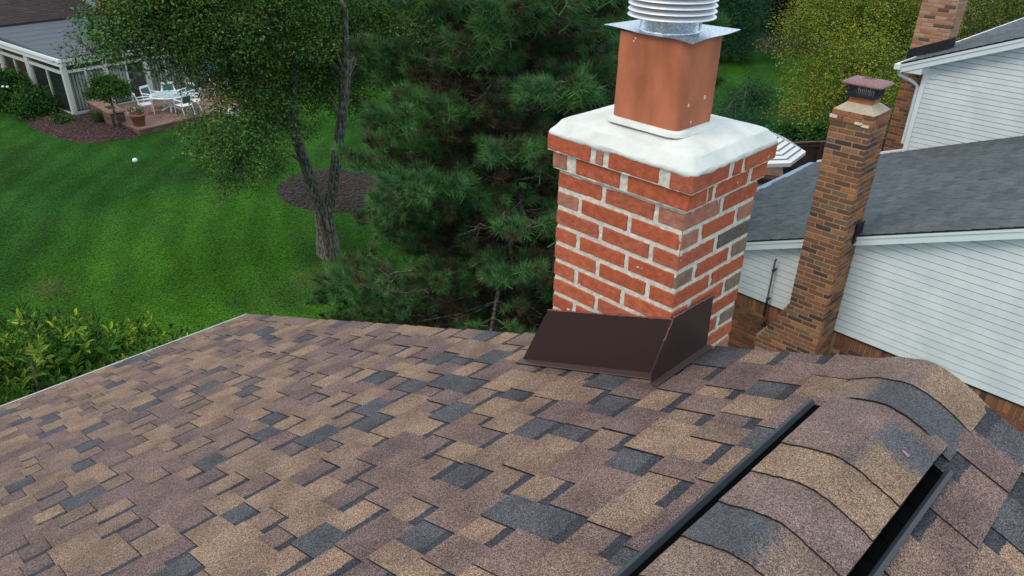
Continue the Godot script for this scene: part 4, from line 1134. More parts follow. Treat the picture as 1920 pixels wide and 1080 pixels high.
func build_yard() -> void:
	var rot := deg_to_rad(7.0)
	# wooden deck
	var dk := thing("deck", sp(0.05, 0, -0.55), "low reddish wooden deck beside the sunroom", "deck"); dk.rotation.y = rot
	for k in 28:
		var x := 0.02 + k * 0.142
		bxo("plank", Vector3(x, 0.2, -6.9), Vector3(x + 0.137, 0.235, 0.0), M.wood_deck, dk)
	bxo("rim", Vector3(0, 0, -6.9), Vector3(4.0, 0.198, 0.03), M.wood_bench, dk)
	bxo("rim", Vector3(4.0, 0, -6.9), Vector3(4.03, 0.21, 0.03), M.wood_bench, dk)
	# bench box at the deck's edge
	var bn := thing("bench", sp(0.25, 0, -0.5), "brown wooden box bench at the near end of the deck", "bench"); bn.rotation.y = rot - 0.12
	for k in 4: bxo("seat_plank", Vector3(-0.05, 0.62, -0.62 + k * 0.16), Vector3(2.45, 0.66, -0.47 + k * 0.16), M.wood_deck, bn)
	for k in 3: bxo("side_plank", Vector3(0.0, 0.03 + k * 0.19, -0.55), Vector3(2.4, 0.2 + k * 0.19, -0.03), M.wood_bench, bn)
	bxo("mat_top", Vector3(1.3, 0.662, -0.5), Vector3(1.8, 0.67, -0.2), M.black_metal, bn)
	# table
	var tc := sp(2.55, 0.235, -2.75)
	var tb := thing("patio_table", tc, "round glass patio table with white rim on the deck", "table")
	var st := S(); lathe(st, [Vector2(0.0, 0.645), Vector2(0.66, 0.645), Vector2(0.66, 0.655), Vector2(0.0, 0.655)], 32); obj("glass_top", st, M.table_glass, tb)
	st = S(); lathe(st, [Vector2(0.65, 0.63), Vector2(0.71, 0.635), Vector2(0.715, 0.66), Vector2(0.66, 0.668), Vector2(0.65, 0.63)], 32); obj("rim", st, M.white, tb)
	st = S(); tube(st, [Vector3(0, 0.0, 0), Vector3(0, 0.63, 0)], [0.05, 0.04], 8); obj("pedestal", st, M.white, tb)
	for k in 4:
		var a := TAU * k / 4 + 0.4; st = S(); tube(st, [Vector3(0, 0.2, 0), Vector3(cos(a) * 0.2, 0.12, sin(a) * 0.2), Vector3(cos(a) * 0.36, 0.02, sin(a) * 0.36)], [0.03, 0.03, 0.025], 6); obj("foot", st, M.white, tb)
	var lab := ["white patio chair with its back to the lawn, left of the two nearest", "white patio chair with its back to the lawn, right of the two nearest", "white patio chair at the right end of the glass table", "white patio chair behind the right side of the glass table", "white patio chair with teal back directly behind the glass table", "white patio chair at the left end of the glass table"]
	for k in 6:
		var a := deg_to_rad([-18, -62, -120, -165, 150, 95][k]) + rot      # direction of the chair from the table
		var d := Vector3(cos(a), 0, -sin(a)); var p := tc + Vector3(cos(a), 0, sin(a)) * 0.95
		var back := (p - tc).normalized()
		make_chair(lab[k], p, atan2(-back.x, -back.z) )
	# pot with flowers
	var pt := thing("flower_pot", sp(3.55, 0.235, -0.85), "terracotta pot of pink flowers on the corner of the deck", "flower pot")
	st = S(); lathe(st, [Vector2(0.0, 0.0), Vector2(0.2, 0.0), Vector2(0.27, 0.38), Vector2(0.3, 0.38), Vector2(0.31, 0.46), Vector2(0.25, 0.46), Vector2(0.0, 0.43)], 24); obj("pot", st, M.terracotta, pt)
	var xf := []; var cl := []
	for k in 90:
		var p := rdir() * Vector3(0.34, 0.16, 0.34) * sqrt(rng.randf()) + Vector3(0, 0.55, 0)
		xf.append(Transform3D(Basis.from_euler(rv() * 3.0).scaled(Vector3.ONE * 0.5), p)); cl.append([Color(0.05, 0.14, 0.02), Color(0.04, 0.1, 0.02), Color(0.55, 0.25, 0.28), Color(0.6, 0.5, 0.45)][rng.randi() % 4])
	multi("flowers", clump(10, 0.12, 0.09, 0.05, 3), M.leaf, xf, cl, pt)
	# covered swing at the far end
	var sw := thing("garden_swing", sp(1.6, 0.235, -6.0), "garden swing with a blue canopy half hidden behind the trees", "swing"); sw.rotation.y = rot
	st = S(); hexa(st, [Vector3(-0.3, 1.55, -0.9), Vector3(-0.3, 1.55, 0.9), Vector3(0.55, 1.1, 0.9), Vector3(0.55, 1.1, -0.9), Vector3(-0.3, 1.58, -0.9), Vector3(-0.3, 1.58, 0.9), Vector3(0.55, 1.13, 0.9), Vector3(0.55, 1.13, -0.9)]); obj("canopy", st, M.blue, sw)
	for z in [-0.85, 0.85]:
		st = S(); tube(st, [Vector3(-0.45, 0, z), Vector3(-0.1, 1.45, z), Vector3(0.4, 0, z)], [0.025, 0.025, 0.025], 6); obj("frame", st, M.frame, sw)
	bxo("seat", Vector3(-0.25, 0.4, -0.75), Vector3(0.25, 0.46, 0.75), M.pale_stone, sw)
	bxo("seat_back", Vector3(-0.3, 0.46, -0.75), Vector3(-0.24, 0.9, 0.75), M.wood_bench, sw)
	# pale boulders beside the deck
	for q in [[4.3, -4.4, 0.34, "pale boulder at the right end of the deck, larger of the two"], [4.6, -5.2, 0.25, "pale boulder at the right end of the deck, smaller of the two"]]:
		var bo := boulder(q[2]); bo.position = sp(q[0], q[2] * 0.4, q[1]); tag(bo, q[3], "boulder", "boulders by the deck")
	# white ball on the lawn
	st = S(); lathe(st, [Vector2(0.0, 0.0), Vector2(0.05, 0.01), Vector2(0.085, 0.05), Vector2(0.09, 0.09), Vector2(0.07, 0.14), Vector2(0.0, 0.17)], 16)
	var ball := obj("ball", st, M.white); ball.position = Vector3(-25.8, 0.0, -6.5); tag(ball, "small white ball lying on the lawn", "ball")
	fence(); parasol()
	# grey-brown lounge seat on the far patio
	var lg := thing("lounge_chair", Vector3(-9.75, 0.06, -21.0), "grey brown lounge chair on the patio beyond the grey roof", "chair"); lg.rotation.y = 0.5
	bxo("seat", Vector3(-0.5, 0.3, -0.35), Vector3(0.5, 0.42, 0.35), M.wood_bench, lg)
	st = S(); hexa(st, [Vector3(-0.5, 0.42, -0.4), Vector3(-0.5, 0.42, -0.32), Vector3(0.5, 0.42, -0.32), Vector3(0.5, 0.42, -0.4), Vector3(-0.5, 0.85, -0.5), Vector3(-0.5, 0.85, -0.43), Vector3(0.5, 0.85, -0.43), Vector3(0.5, 0.85, -0.5)]); obj("backrest", st, mat("grey_brown", Color(0.12, 0.1, 0.085), 0.8), lg)
	for q in [[-0.45, -0.3], [0.42, -0.3], [-0.45, 0.28], [0.42, 0.28]]: bxo("leg", Vector3(q[0], 0, q[1]), Vector3(q[0] + 0.04, 0.3, q[1] + 0.04), M.black_metal, lg)

func boulder(r: float) -> MeshInstance3D:
	var st := S(); st.set_smooth_group(0); var nz := FastNoiseLite.new(); nz.frequency = 1.2; nz.seed = int(r * 100)
	var pt := func(i: int, k: int) -> Vector3:
		var t := PI * i / 10; var a := TAU * (k % 16) / 16
		var d := Vector3(sin(t) * cos(a), cos(t) * 0.7, sin(t) * sin(a)); return d * r * (1 + 0.35 * nz.get_noise_3d(d.x, d.y, d.z))
	for i in 10:
		for k in 16: Q(st, pt.call(i, k), pt.call(i, k + 1), pt.call(i + 1, k + 1), pt.call(i + 1, k))
	used["boulder"] = used.get("boulder", 0) + 1
	return obj("boulder" if used.boulder == 1 else "boulder_%03d" % (used.boulder - 1), st, M.pale_stone)

func fence() -> void:
	var a := Vector3(-12.2, 0, -18.8); var c := Vector3(-6.6, 0, -27.0)
	var f := thing("wooden_fence", a, "dark brown wooden board fence beyond the striped parasol", "fence")
	var d := c - a; f.rotation.y = atan2(-d.z, d.x); var ln := d.length()
	var x := 0.0
	while x < ln:
		obj("board", box(Vector3(x, 0.05, -0.01), Vector3(x + 0.135, 1.12 + rng.randf_range(-0.01, 0.01), 0.01)), M.wood_dark, f); x += 0.145
	for y in [0.25, 0.98]: obj("rail", box(Vector3(0, y, 0.011), Vector3(ln, y + 0.08, 0.05)), M.wood_dark, f)
	obj("top_rail", box(Vector3(-0.02, 1.135, -0.05), Vector3(ln, 1.17, 0.06)), M.wood_bench, f)
	x = 0.0
	while x < ln:
		obj("post", box(Vector3(x, 0, 0.012), Vector3(x + 0.09, 1.13, 0.1)), M.wood_dark, f); x += 1.8

func parasol() -> void:
	var p := thing("parasol", Vector3(-8.76, 0.06, -17.28), "white parasol with grey stripes beyond the neighbour's roof", "parasol")
	var R := 1.62
	var pnt := func(k: int, t: float, up: float) -> Vector3:
		var a := TAU * k / 8 + 0.25
		return Vector3(cos(a) * R * t, 2.95 - 0.62 * pow(t, 1.15) + up, sin(a) * R * t)
	var cm := mat("canvas", Color(0.82, 0.84, 0.86), 0.8); cm.backlight_enabled = true; cm.backlight = Color(0.3, 0.3, 0.3)
	var sm := mat("canvas_grey", Color(0.16, 0.18, 0.2), 0.8)
	for k in 8:
		var st := S()
		for i in 6:
			var t0 := i / 6.0; var t1 := (i + 1) / 6.0
			Q(st, pnt.call(k, t0, 0), pnt.call(k, t1, 0), pnt.call(k + 1, t1, 0), pnt.call(k + 1, t0, 0))
		Q(st, pnt.call(k, 1, 0), pnt.call(k, 1, -0.1), pnt.call(k + 1, 1, -0.1), pnt.call(k + 1, 1, 0))
		var pn := obj("panel", st, cm, p)
		for i in range(1, 9):
			var t0 := 0.1 + i * 0.1; var t1 := t0 + 0.028; st = S()
			Q(st, pnt.call(k, t0, 0.006), pnt.call(k, t1, 0.006), pnt.call(k + 1, t1, 0.006), pnt.call(k + 1, t0, 0.006)); obj("stripe", st, sm, pn)
	var st := S(); tube(st, [Vector3(0, 0, 0), Vector3(0, 2.98, 0)], [0.025, 0.025], 8); obj("pole", st, M.white, p)
	st = S(); lathe(st, [Vector2(0.0, 0.0), Vector2(0.3, 0.0), Vector2(0.28, 0.06), Vector2(0.05, 0.1), Vector2(0.0, 0.1)], 20); obj("base", st, M.black_metal, p)

func bxo(called: String, lo: Vector3, hi: Vector3, m: Material, p: Node) -> void:
	obj(called, box(lo, hi), m, p)

# ---------------------------------------------------------------- plants
func leaf_into(st: SurfaceTool, p: Vector3, d: Vector3, n: Vector3, ln: float, w: float) -> void:
	var s := d.cross(n).normalized() * w; var up := s.cross(d).normalized() * w * 0.35
	var m := p + d * ln * 0.45
	tri(st, p, m + s + up, p + d * ln); tri(st, p, p + d * ln, m - s + up)

# a spray of leaves round the origin
func clump(n: int, r: float, ln: float, w: float, seed_: int, droop := 0.3) -> ArrayMesh:
	var g := RandomNumberGenerator.new(); g.seed = seed_
	var st := S()
	for i in n:
		var v := Vector3(g.randfn(), g.randfn() * 0.7, g.randfn()) * r * 0.55
		var d := (v.normalized() + Vector3(g.randf_range(-0.6, 0.6), g.randf_range(-0.6, 0.6) - droop, g.randf_range(-0.6, 0.6))).normalized()
		var nn := Vector3(g.randf_range(-0.7, 0.7), 1, g.randf_range(-0.7, 0.7)).normalized()
		leaf_into(st, v, d, nn, ln * g.randf_range(0.7, 1.2), w * g.randf_range(0.7, 1.2))
	return fin(st)

func crown_points(blobs: Array, dens: float, seed_: int, gap := 0.0, freq := 0.9) -> Array:
	var nz := FastNoiseLite.new(); nz.seed = seed_; nz.frequency = freq; nz.fractal_octaves = 2
	var out := []
	for b in blobs:
		var n := int(dens * b.w * b.w * b.w * 4.0)
		for i in n:
			var d: Vector3 = rdir() * pow(rng.randf(), 0.5) * b.w
			var p: Vector3 = Vector3(b.x, b.y, b.z) + d * Vector3(1, 0.8, 1) * (1.0 + 0.4 * nz.get_noise_3d(d.x * 3 + b.x, d.y * 3, d.z * 3 + b.z))
			if p.y < 0.05: continue
			if nz.get_noise_3d(p.x * 1.6, p.y * 1.6, p.z * 1.6) < gap - 0.45: continue
			out.append(p)
	return out

func foliage(parent: Node, pts: Array, mesh: Mesh, pal: Array, s0: float, s1: float, m: Material, called := "crown") -> void:
	var nz := FastNoiseLite.new(); nz.seed = pts.size(); nz.frequency = 0.55
	var xf := []; var cl := []
	for p in pts:
		var k := rng.randf_range(s0, s1)
		xf.append(Transform3D(Basis.from_euler(Vector3(rng.randf_range(-0.5, 0.5), rng.randf() * TAU, rng.randf_range(-0.5, 0.5))).scaled(Vector3.ONE * k), p))
		var ci := clampi(int((nz.get_noise_3d(p.x, p.y, p.z) * 0.9 + 0.5 + rng.randf_range(-0.28, 0.28)) * pal.size()), 0, pal.size() - 1)
		var c: Color = pal[ci]; var f := rng.randf_range(0.75, 1.3)
		cl.append(Color(c.r * f * rng.randf_range(0.9, 1.15), c.g * f, c.b * f))
	multi(called, mesh, m, xf, cl, parent)

func limb(st: SurfaceTool, a: Vector3, b: Vector3, r0: float, r1: float, sag := 0.15, n := 6) -> void:
	var pts := []; var rad := []
	for i in n + 1:
		var t := i / float(n)
		pts.append(a.lerp(b, t) + Vector3(0, sag * sin(t * PI), 0) + rv() * r0 * 0.35 * (0.0 if i == 0 else 1.0)); rad.append(lerpf(r0, r1, t))
	tube(st, pts, rad, 8)

func tree_with(called: String, label: String, group: String, base: Vector3, trunk: Array, rad: Array, blobs: Array, dens: float, mesh: Mesh, pal: Array, bark: Material, gap := 0.0, s0 := 0.7, s1 := 1.2, cat := "tree") -> Node3D:
	var t := thing(called, base, label, cat, group)
	var st := S(); var pts := []
	for p in trunk: pts.append(p - base)
	tube(st, pts, rad, 10)
	obj("trunk", st, bark, t)
	var loc := []
	for b in blobs: loc.append(Vector4(b.x - base.x, b.y - base.y, b.z - base.z, b.w))
	for b in loc:
		var from: Vector3 = pts[-1]
		for p in pts:
			if p.y < b.y - 0.2 and p.distance_to(Vector3(b.x, b.y, b.z)) < from.distance_to(Vector3(b.x, b.y, b.z)): from = p
		st = S(); limb(st, from, Vector3(b.x, b.y, b.z), maxf(0.02, rad[-1] * 0.6), 0.012, 0.1)
		for k in 5: limb(st, Vector3(b.x, b.y, b.z), Vector3(b.x, b.y, b.z) + rdir() * b.w * 0.9, 0.014, 0.005, 0.05, 4)
		obj("limb", st, bark, t)
	foliage(t, crown_points(loc, dens, rng.randi(), gap), mesh, pal, s0, s1, M.leaf)
	return t

func build_plants() -> void:
	left_tree(); pine(); near_shrub()
	rng.seed = 404
	# ---- yellow-green tree behind the neighbour's chimneys
	var yl := [Color(0.17, 0.22, 0.03), Color(0.22, 0.25, 0.035), Color(0.13, 0.19, 0.035), Color(0.27, 0.28, 0.045), Color(0.085, 0.14, 0.03)]
	var small := clump(36, 0.36, 0.085, 0.022, 5, 0.1)
	var yb := [Vector4(-11.58, 4.19, -25.36, 1.3), Vector4(-11.07, 4.49, -26.69, 1.8), Vector4(-9.68, 4.24, -27.24, 1.8), Vector4(-9.03, 4.18, -28.53, 1.6), Vector4(-10.3, 3.16, -24.84, 1.5), Vector4(-9.19, 3.28, -25.29, 1.7), Vector4(-8.22, 3.22, -25.64, 1.4), Vector4(-10.02, 2.25, -23.87, 1.1), Vector4(-9.08, 2.37, -24.26, 1.2), Vector4(-10.43, 1.83, -23.69, 0.8), Vector4(-8.16, 2.5, -24.6, 1.1), Vector4(-10.89, 4.96, -27.84, 1.8), Vector4(-9.56, 5.06, -28.35, 1.8), Vector4(-7.37, 2.43, -24.86, 0.8), Vector4(-9.33, 1.59, -24.16, 0.8)]
	tree_with("broadleaf_tree", "large yellow green tree behind the weathered chimney with the red cap", "", Vector3(-9.6, 0, -26.2), [Vector3(-9.6, 0, -26.2), Vector3(-9.55, 1.4, -26.1), Vector3(-9.7, 3.0, -26.2)], [0.2, 0.16, 0.1], yb, 17, small, yl, M.bark, 0.26)
	var yb2 := [Vector4(-8.04, 4.64, -30.92, 1.5), Vector4(-7.39, 4.98, -32.13, 1.8), Vector4(-6.51, 4.87, -32.34, 1.5), Vector4(-8.13, 3.45, -30.9, 1.0), Vector4(-7.39, 3.93, -31.1, 0.9), Vector4(-5.2, 5.0, -32.5, 1.6)]
	tree_with("broadleaf_tree", "olive green tree with bare forked limbs behind the upper grey roof", "", Vector3(-7.4, 0, -31.8), [Vector3(-7.4, 0, -31.8), Vector3(-7.35, 2.4, -31.7), Vector3(-7.5, 3.9, -31.6), Vector3(-7.9, 4.8, -31.2)], [0.24, 0.2, 0.13, 0.06], yb2, 10, small, [Color(0.15, 0.18, 0.04), Color(0.11, 0.16, 0.04), Color(0.19, 0.21, 0.05)], M.bark, 0.25)
	# ---- purple-leaved tree over the mulch bed far right
	var far := clump(30, 0.5, 0.14, 0.045, 7)
	tree_with("purple_tree", "dark purple leaved tree over the brown bed on the far lawn", "", Vector3(-22.8, 0, -48.0), [Vector3(-22.8, 0, -48.0), Vector3(-22.8, 1.2, -48.0), Vector3(-22.7, 2.2, -47.9)], [0.2, 0.16, 0.08], [Vector4(-23.6, 2.1, -46.8, 1.7), Vector4(-22.6, 2.8, -48.2, 2.2), Vector4(-24.6, 2.2, -46.4, 1.5), Vector4(-21.4, 2.2, -47.4, 1.7), Vector4(-20.4, 2.6, -48.6, 2.0)], 12, far, [Color(0.028, 0.02, 0.024), Color(0.02, 0.018, 0.02), Color(0.04, 0.03, 0.032), Color(0.06, 0.055, 0.05)], M.bark)
	# ---- dark conifers right of the main chimney
	var soft := clump(26, 0.34, 0.22, 0.012, 9, -0.1)
	var cg := [Color(0.035, 0.1, 0.045), Color(0.042, 0.115, 0.05), Color(0.028, 0.08, 0.038), Color(0.05, 0.125, 0.058)]
	tree_with("conifer", "soft dark green conifer just right of the red brick chimney's flue", "", Vector3(-20.9, 0, -37.9), [Vector3(-20.9, 0, -37.9), Vector3(-20.9, 3, -37.9), Vector3(-20.9, 6.5, -37.9)], [0.18, 0.12, 0.03], [Vector4(-20.9, 1.2, -37.8, 1.35), Vector4(-21.5, 1.4, -37.0, 1.4), Vector4(-20.9, 2.6, -37.9, 1.5), Vector4(-21.2, 3.9, -37.6, 1.4), Vector4(-20.9, 5.0, -37.9, 1.2), Vector4(-20.9, 6.2, -37.9, 1.0), Vector4(-22.0, 2.6, -36.8, 1.3)], 34, soft, cg, M.bark)
	tree_with("conifer", "low dark conifer between the main chimney and the striped parasol", "", Vector3(-13.2, 0, -25.2), [Vector3(-13.2, 0, -25.2), Vector3(-13.2, 1.2, -25.2), Vector3(-13.2, 2.0, -25.2)], [0.1, 0.06, 0.02], [Vector4(-13.6, 0.9, -25.5, 0.9), Vector4(-13.5, 1.3, -26.5, 0.9), Vector4(-12.6, 0.8, -23.8, 0.85), Vector4(-12.1, 0.8, -24.2, 0.7)], 50, soft, cg, M.bark)
	# ---- leafy hedge bush behind the fence
	var hl := clump(18, 0.2, 0.13, 0.05, 10)
	var hx := 0
	for q in [[Vector4(-10.9, 0.75, -23.67, 0.6), "round bright green bush behind the fence, left of the pair"], [Vector4(-9.7, 0.8, -24.1, 0.7), "round bright green bush behind the fence, right of the pair"]]:
		var c: Vector4 = q[0]; hx += 1
		tree_with("garden_bush", q[1], "bushes behind the fence", Vector3(c.x, 0, c.z), [Vector3(c.x, 0, c.z), Vector3(c.x, 0.3, c.z), Vector3(c.x, 0.5, c.z)], [0.05, 0.04, 0.02], [c, Vector4(c.x + 0.5, 0.8, c.z - 0.3, 0.5), Vector4(c.x - 0.35, 0.6, c.z + 0.3, 0.45)], 120, hl, [Color(0.035, 0.12, 0.03), Color(0.05, 0.16, 0.04), Color(0.03, 0.09, 0.03)], M.bark, 0.0, 0.7, 1.1, "bush")
	# ---- trees across the back
	var dk := [Color(0.05, 0.09, 0.03), Color(0.06, 0.11, 0.035), Color(0.038, 0.07, 0.028), Color(0.075, 0.12, 0.042)]
	var br := [Color(0.05, 0.05, 0.03), Color(0.035, 0.04, 0.025), Color(0.06, 0.055, 0.035), Color(0.03, 0.035, 0.025)]
	var rows := [[-38, -20, 0, "left of the pines behind the mown lawn"], [-35, -26, 0, "in the back row behind the forked tree"], [-31, -30, 1, "in the back row behind the large pine"], [-27.5, -34, 1, "just left of the flue in the back row"], [-24.5, -38.5, 0, "just right of the flue in the back row"], [-26, -50, 0, "beyond the purple tree on its left"], [-17, -52, 0, "beyond the purple tree on its right"], [-13.5, -46, 0, "between the purple tree and the olive tree"], [-42, -15, 0, "right of the white house across the lawn"], [-3.5, -40, 0, "far behind the upper grey roof"], [-9.5, -42, 0, "far behind the olive tree"]]
	for r in rows:
		var p := Vector3(r[0], 0, r[1]); var bl := []
		for k in 9:
			var hgt := rng.randf_range(1.2, 6.0); bl.append(Vector4(p.x + rng.randf_range(-2, 2), hgt, p.z + rng.randf_range(-2, 2), rng.randf_range(1.4, 2.2)))
		tree_with("broadleaf_tree", "%s %s" % ["dense dark green tree" if r[2] == 0 else "brownish shaded tree", r[3]], "trees across the back of the gardens", p, [p, p + Vector3(0.1, 2, 0), p + Vector3(0, 4.5, 0.1)], [0.25, 0.2, 0.1], bl, 7, far, dk if r[2] == 0 else br, M.bark, 0.0, 0.8, 1.4)
	# ---- shrubs round the sunroom
	var sb := clump(18, 0.16, 0.1, 0.035, 12)
	var gs := [Color(0.03, 0.085, 0.02), Color(0.045, 0.12, 0.02), Color(0.022, 0.06, 0.02)]
	for q in [[Vector3(-36.3, 0, -5.5), 0.95, 1.2, "tall green shrub with white blooms at the sunroom's left end", 1], [Vector3(-34.3, 0, -5.8), 0.85, 0.85, "broad dark green shrub in front of the sunroom glass", 0], [Vector3(-32.15, 0, -6.15), 0.36, 0.3, "small low bright green shrub at the sunroom corner post", 0]]:
		var c: Vector3 = q[0]; var w: float = q[1]; var y: float = q[2]
		var t := tree_with("garden_bush", q[3], "shrubs round the sunroom", c, [c, c + Vector3(0, 0.2, 0), c + Vector3(0, y * 0.5, 0)], [0.05, 0.04, 0.02], [Vector4(c.x, y * 0.55, c.z, w), Vector4(c.x + w * 0.5, y * 0.5, c.z + w * 0.3, w * 0.7), Vector4(c.x - w * 0.6, y * 0.6, c.z, w * 0.7), Vector4(c.x, y, c.z, w * 0.6)], 90, sb, gs, M.bark, 0.0, 0.8, 1.3, "bush")
		if q[4] == 1:
			for k in 7:
				var st := S(); lathe(st, [Vector2(0, -0.03), Vector2(0.045, -0.02), Vector2(0.06, 0.015), Vector2(0.035, 0.045), Vector2(0, 0.055)], 10)
				obj("bloom", st, M.white, t, Transform3D(Basis.IDENTITY, Vector3(rng.randf_range(-0.3, 1.6), rng.randf_range(1.1, 1.7), rng.randf_range(0.2, 0.7))))
	# topiary standing in the bed
	var tp := Vector3(-29.9, 0, -7.45)
	tree_with("topiary_tree", "small lollipop tree with a bare stem in front of the deck bench", "", tp, [tp, tp + Vector3(-0.05, 0.7, 0), tp + Vector3(-0.1, 1.35, 0.02)], [0.05, 0.045, 0.04], [Vector4(tp.x - 0.15, 1.62, tp.z, 0.55), Vector4(tp.x - 0.3, 1.55, tp.z + 0.45, 0.42), Vector4(tp.x - 0.1, 1.6, tp.z - 0.5, 0.42), Vector4(tp.x - 0.1, 1.9, tp.z + 0.1, 0.4)], 190, sb, [Color(0.05, 0.12, 0.02), Color(0.035, 0.085, 0.02), Color(0.07, 0.14, 0.025)], M.bark, 0.0, 0.7, 1.1)
	# grassy perennials by the bench and past the deck
	for q in [[Vector3(-31.3, 0, -7.2), "thin green perennial clump beside the wooden bench"], [Vector3(-30.9, 0, -12.2), "pale straw coloured perennial clump at the right end of the deck"]]:
		var pl := thing("perennial", q[0], q[1], "plant"); var st := S()
		for k in 90:
			var a := rng.randf() * TAU; var r := rng.randf_range(0.05, 0.35); var p := Vector3(cos(a), 0, sin(a)) * r * 0.5
			leaf_into(st, p, (Vector3(cos(a) * r, 0.8, sin(a) * r)).normalized(), Vector3(cos(a), 0.2, sin(a)), rng.randf_range(0.4, 0.75), 0.018)
		obj("leaves", st, mat("perennial_green" if q[0].z > -10 else "perennial_straw", Color(0.06, 0.1, 0.03) if q[0].z > -10 else Color(0.4, 0.36, 0.22), 0.8), pl)

func left_tree() -> void:
	rng.seed = 101
	var base := Vector3(-15.03, 0, -7.44)
	var t := thing("broadleaf_tree", base, "fork trunked tree with fine dark leaves standing on the lawn", "tree")
	# trunk with buttresses, splitting into two leaders
	var st := S(); st.set_smooth_group(0)
	var nz := FastNoiseLite.new(); nz.frequency = 1.4; nz.seed = 4
	var n := 22; var rows := 14
	var pt := func(i: int, k: int) -> Vector3:
		var f := i / float(rows); var a := TAU * (k % n) / n
		var r := lerpf(0.225, 0.2, f) + 0.09 * pow(1 - f, 3.0)
		r *= 1.0 + 0.22 * sin(a * 3 + f * 2.0) * (0.4 + 0.6 * f) + 0.16 * nz.get_noise_3d(cos(a) * 2, f * 2.2, sin(a) * 2)
		return Vector3(cos(a) * r * 1.15 - 0.02 * f, f * 1.5, sin(a) * r)
	for i in rows:
		for k in n: Q(st, pt.call(i, k), pt.call(i + 1, k), pt.call(i + 1, k + 1), pt.call(i, k + 1))
	obj("trunk", st, M.bark_pale, t)
	st = S()   # dead wood showing in the split bark
	tube(st, [Vector3(0.22, 0.1, 0.18), Vector3(0.2, 0.6, 0.2), Vector3(0.12, 1.0, 0.24), Vector3(0.1, 1.35, 0.2)], [0.05, 0.07, 0.06, 0.03], 7)
	tube(st, [Vector3(0.27, 0.05, 0.05), Vector3(0.22, 0.5, 0.1), Vector3(0.2, 0.9, 0.16)], [0.04, 0.045, 0.02], 7)
	obj("dead_wood", st, M.bark_dead, t)
	var A := [Vector3(0.02, 1.25, 0.08), Vector3(0.0, 1.9, 0.25), Vector3(0.0, 2.6, 0.38), Vector3(-0.1, 3.6, 0.55), Vector3(-0.25, 4.6, 1.0), Vector3(-0.4, 5.6, 1.6), Vector3(-0.4, 6.6, 2.0)]
	var B := [Vector3(0.0, 1.25, -0.1), Vector3(0.15, 1.9, -0.22), Vector3(0.3, 2.8, -0.35), Vector3(0.4, 3.6, -0.5), Vector3(0.5, 4.6, -0.7), Vector3(0.4, 6.2, -0.9)]
	st = S(); tube(st, A, [0.165, 0.15, 0.14, 0.125, 0.1, 0.075, 0.04], 12); obj("leader", st, M.bark, t)
	st = S(); tube(st, B, [0.155, 0.14, 0.13, 0.115, 0.09, 0.05], 12); obj("leader", st, M.bark, t)
	st = S(); tube(st, [A[3], Vector3(-0.2, 4.4, 0.35), Vector3(-0.3, 5.6, 0.1)], [0.11, 0.09, 0.05], 8); obj("leader", st, M.bark, t)
	var bl := [Vector4(-15.6, 6.19, -3.4, 0.75), Vector4(-15.89, 6.24, -4.14, 0.9), Vector4(-15.23, 5.85, -2.9, 0.5), Vector4(-15.53, 5.82, -3.65, 0.6), Vector4(-15.65, 5.93, -4.76, 1.1), Vector4(-16.12, 5.28, -4.95, 0.7), Vector4(-15.26, 6.21, -5.69, 1.3), Vector4(-15.69, 5.1, -5.96, 1.2), Vector4(-15.22, 5.99, -6.9, 1.4), Vector4(-15.73, 4.7, -6.99, 1.2), Vector4(-16.34, 5.1, -7.98, 1.4), Vector4(-16.06, 5.47, -8.46, 1.3), Vector4(-14.55, 3.98, -4.82, 0.9), Vector4(-14.31, 3.56, -5.37, 0.9), Vector4(-15.01, 3.96, -6.21, 0.9), Vector4(-14.34, 3.07, -4.8, 0.6), Vector4(-14.97, 2.79, -6.28, 0.5), Vector4(-16.13, 4.02, -8.33, 0.9), Vector4(-16.67, 6.23, -4.9, 1.0), Vector4(-15.08, 4.47, -6.06, 0.9), Vector4(-15.57, 3.37, -7.29, 0.5), Vector4(-15.5, 7.3, -6.2, 1.6), Vector4(-16.2, 7.4, -8.0, 1.5), Vector4(-15.6, 7.0, -4.4, 1.1), Vector4(-16.55, 5.28, -9.56, 1.20), Vector4(-16.28, 4.58, -9.97, 1.00), Vector4(-16.26, 4.29, -9.09, 0.80), Vector4(-16.15, 5.80, -10.16, 1.30), Vector4(-16.07, 3.57, -9.39, 0.70)]
	var loc := []
	for b in bl:
		var c := Vector3(b.x, b.y, b.z) - base; loc.append(Vector4(c.x, c.y, c.z, b.w))
		var from: Vector3 = A[3]
		for p in A + B:
			if p.y < c.y + 0.3 and p.distance_to(c) < from.distance_to(c): from = p
		st = S(); limb(st, from, c, 0.05, 0.015, 0.25)
		for k in 6: limb(st, c, c + rdir() * b.w * 0.95, 0.014, 0.005, 0.06, 4)
		obj("limb", st, M.bark, t)
	foliage(t, crown_points(loc, 54, 3, 0.12, 1.2), clump(26, 0.25, 0.068, 0.021, 1), [Color(0.07, 0.15, 0.035), Color(0.085, 0.175, 0.04), Color(0.055, 0.12, 0.032), Color(0.13, 0.2, 0.042), Color(0.06, 0.13, 0.045)], 0.7, 1.25, M.leaf)

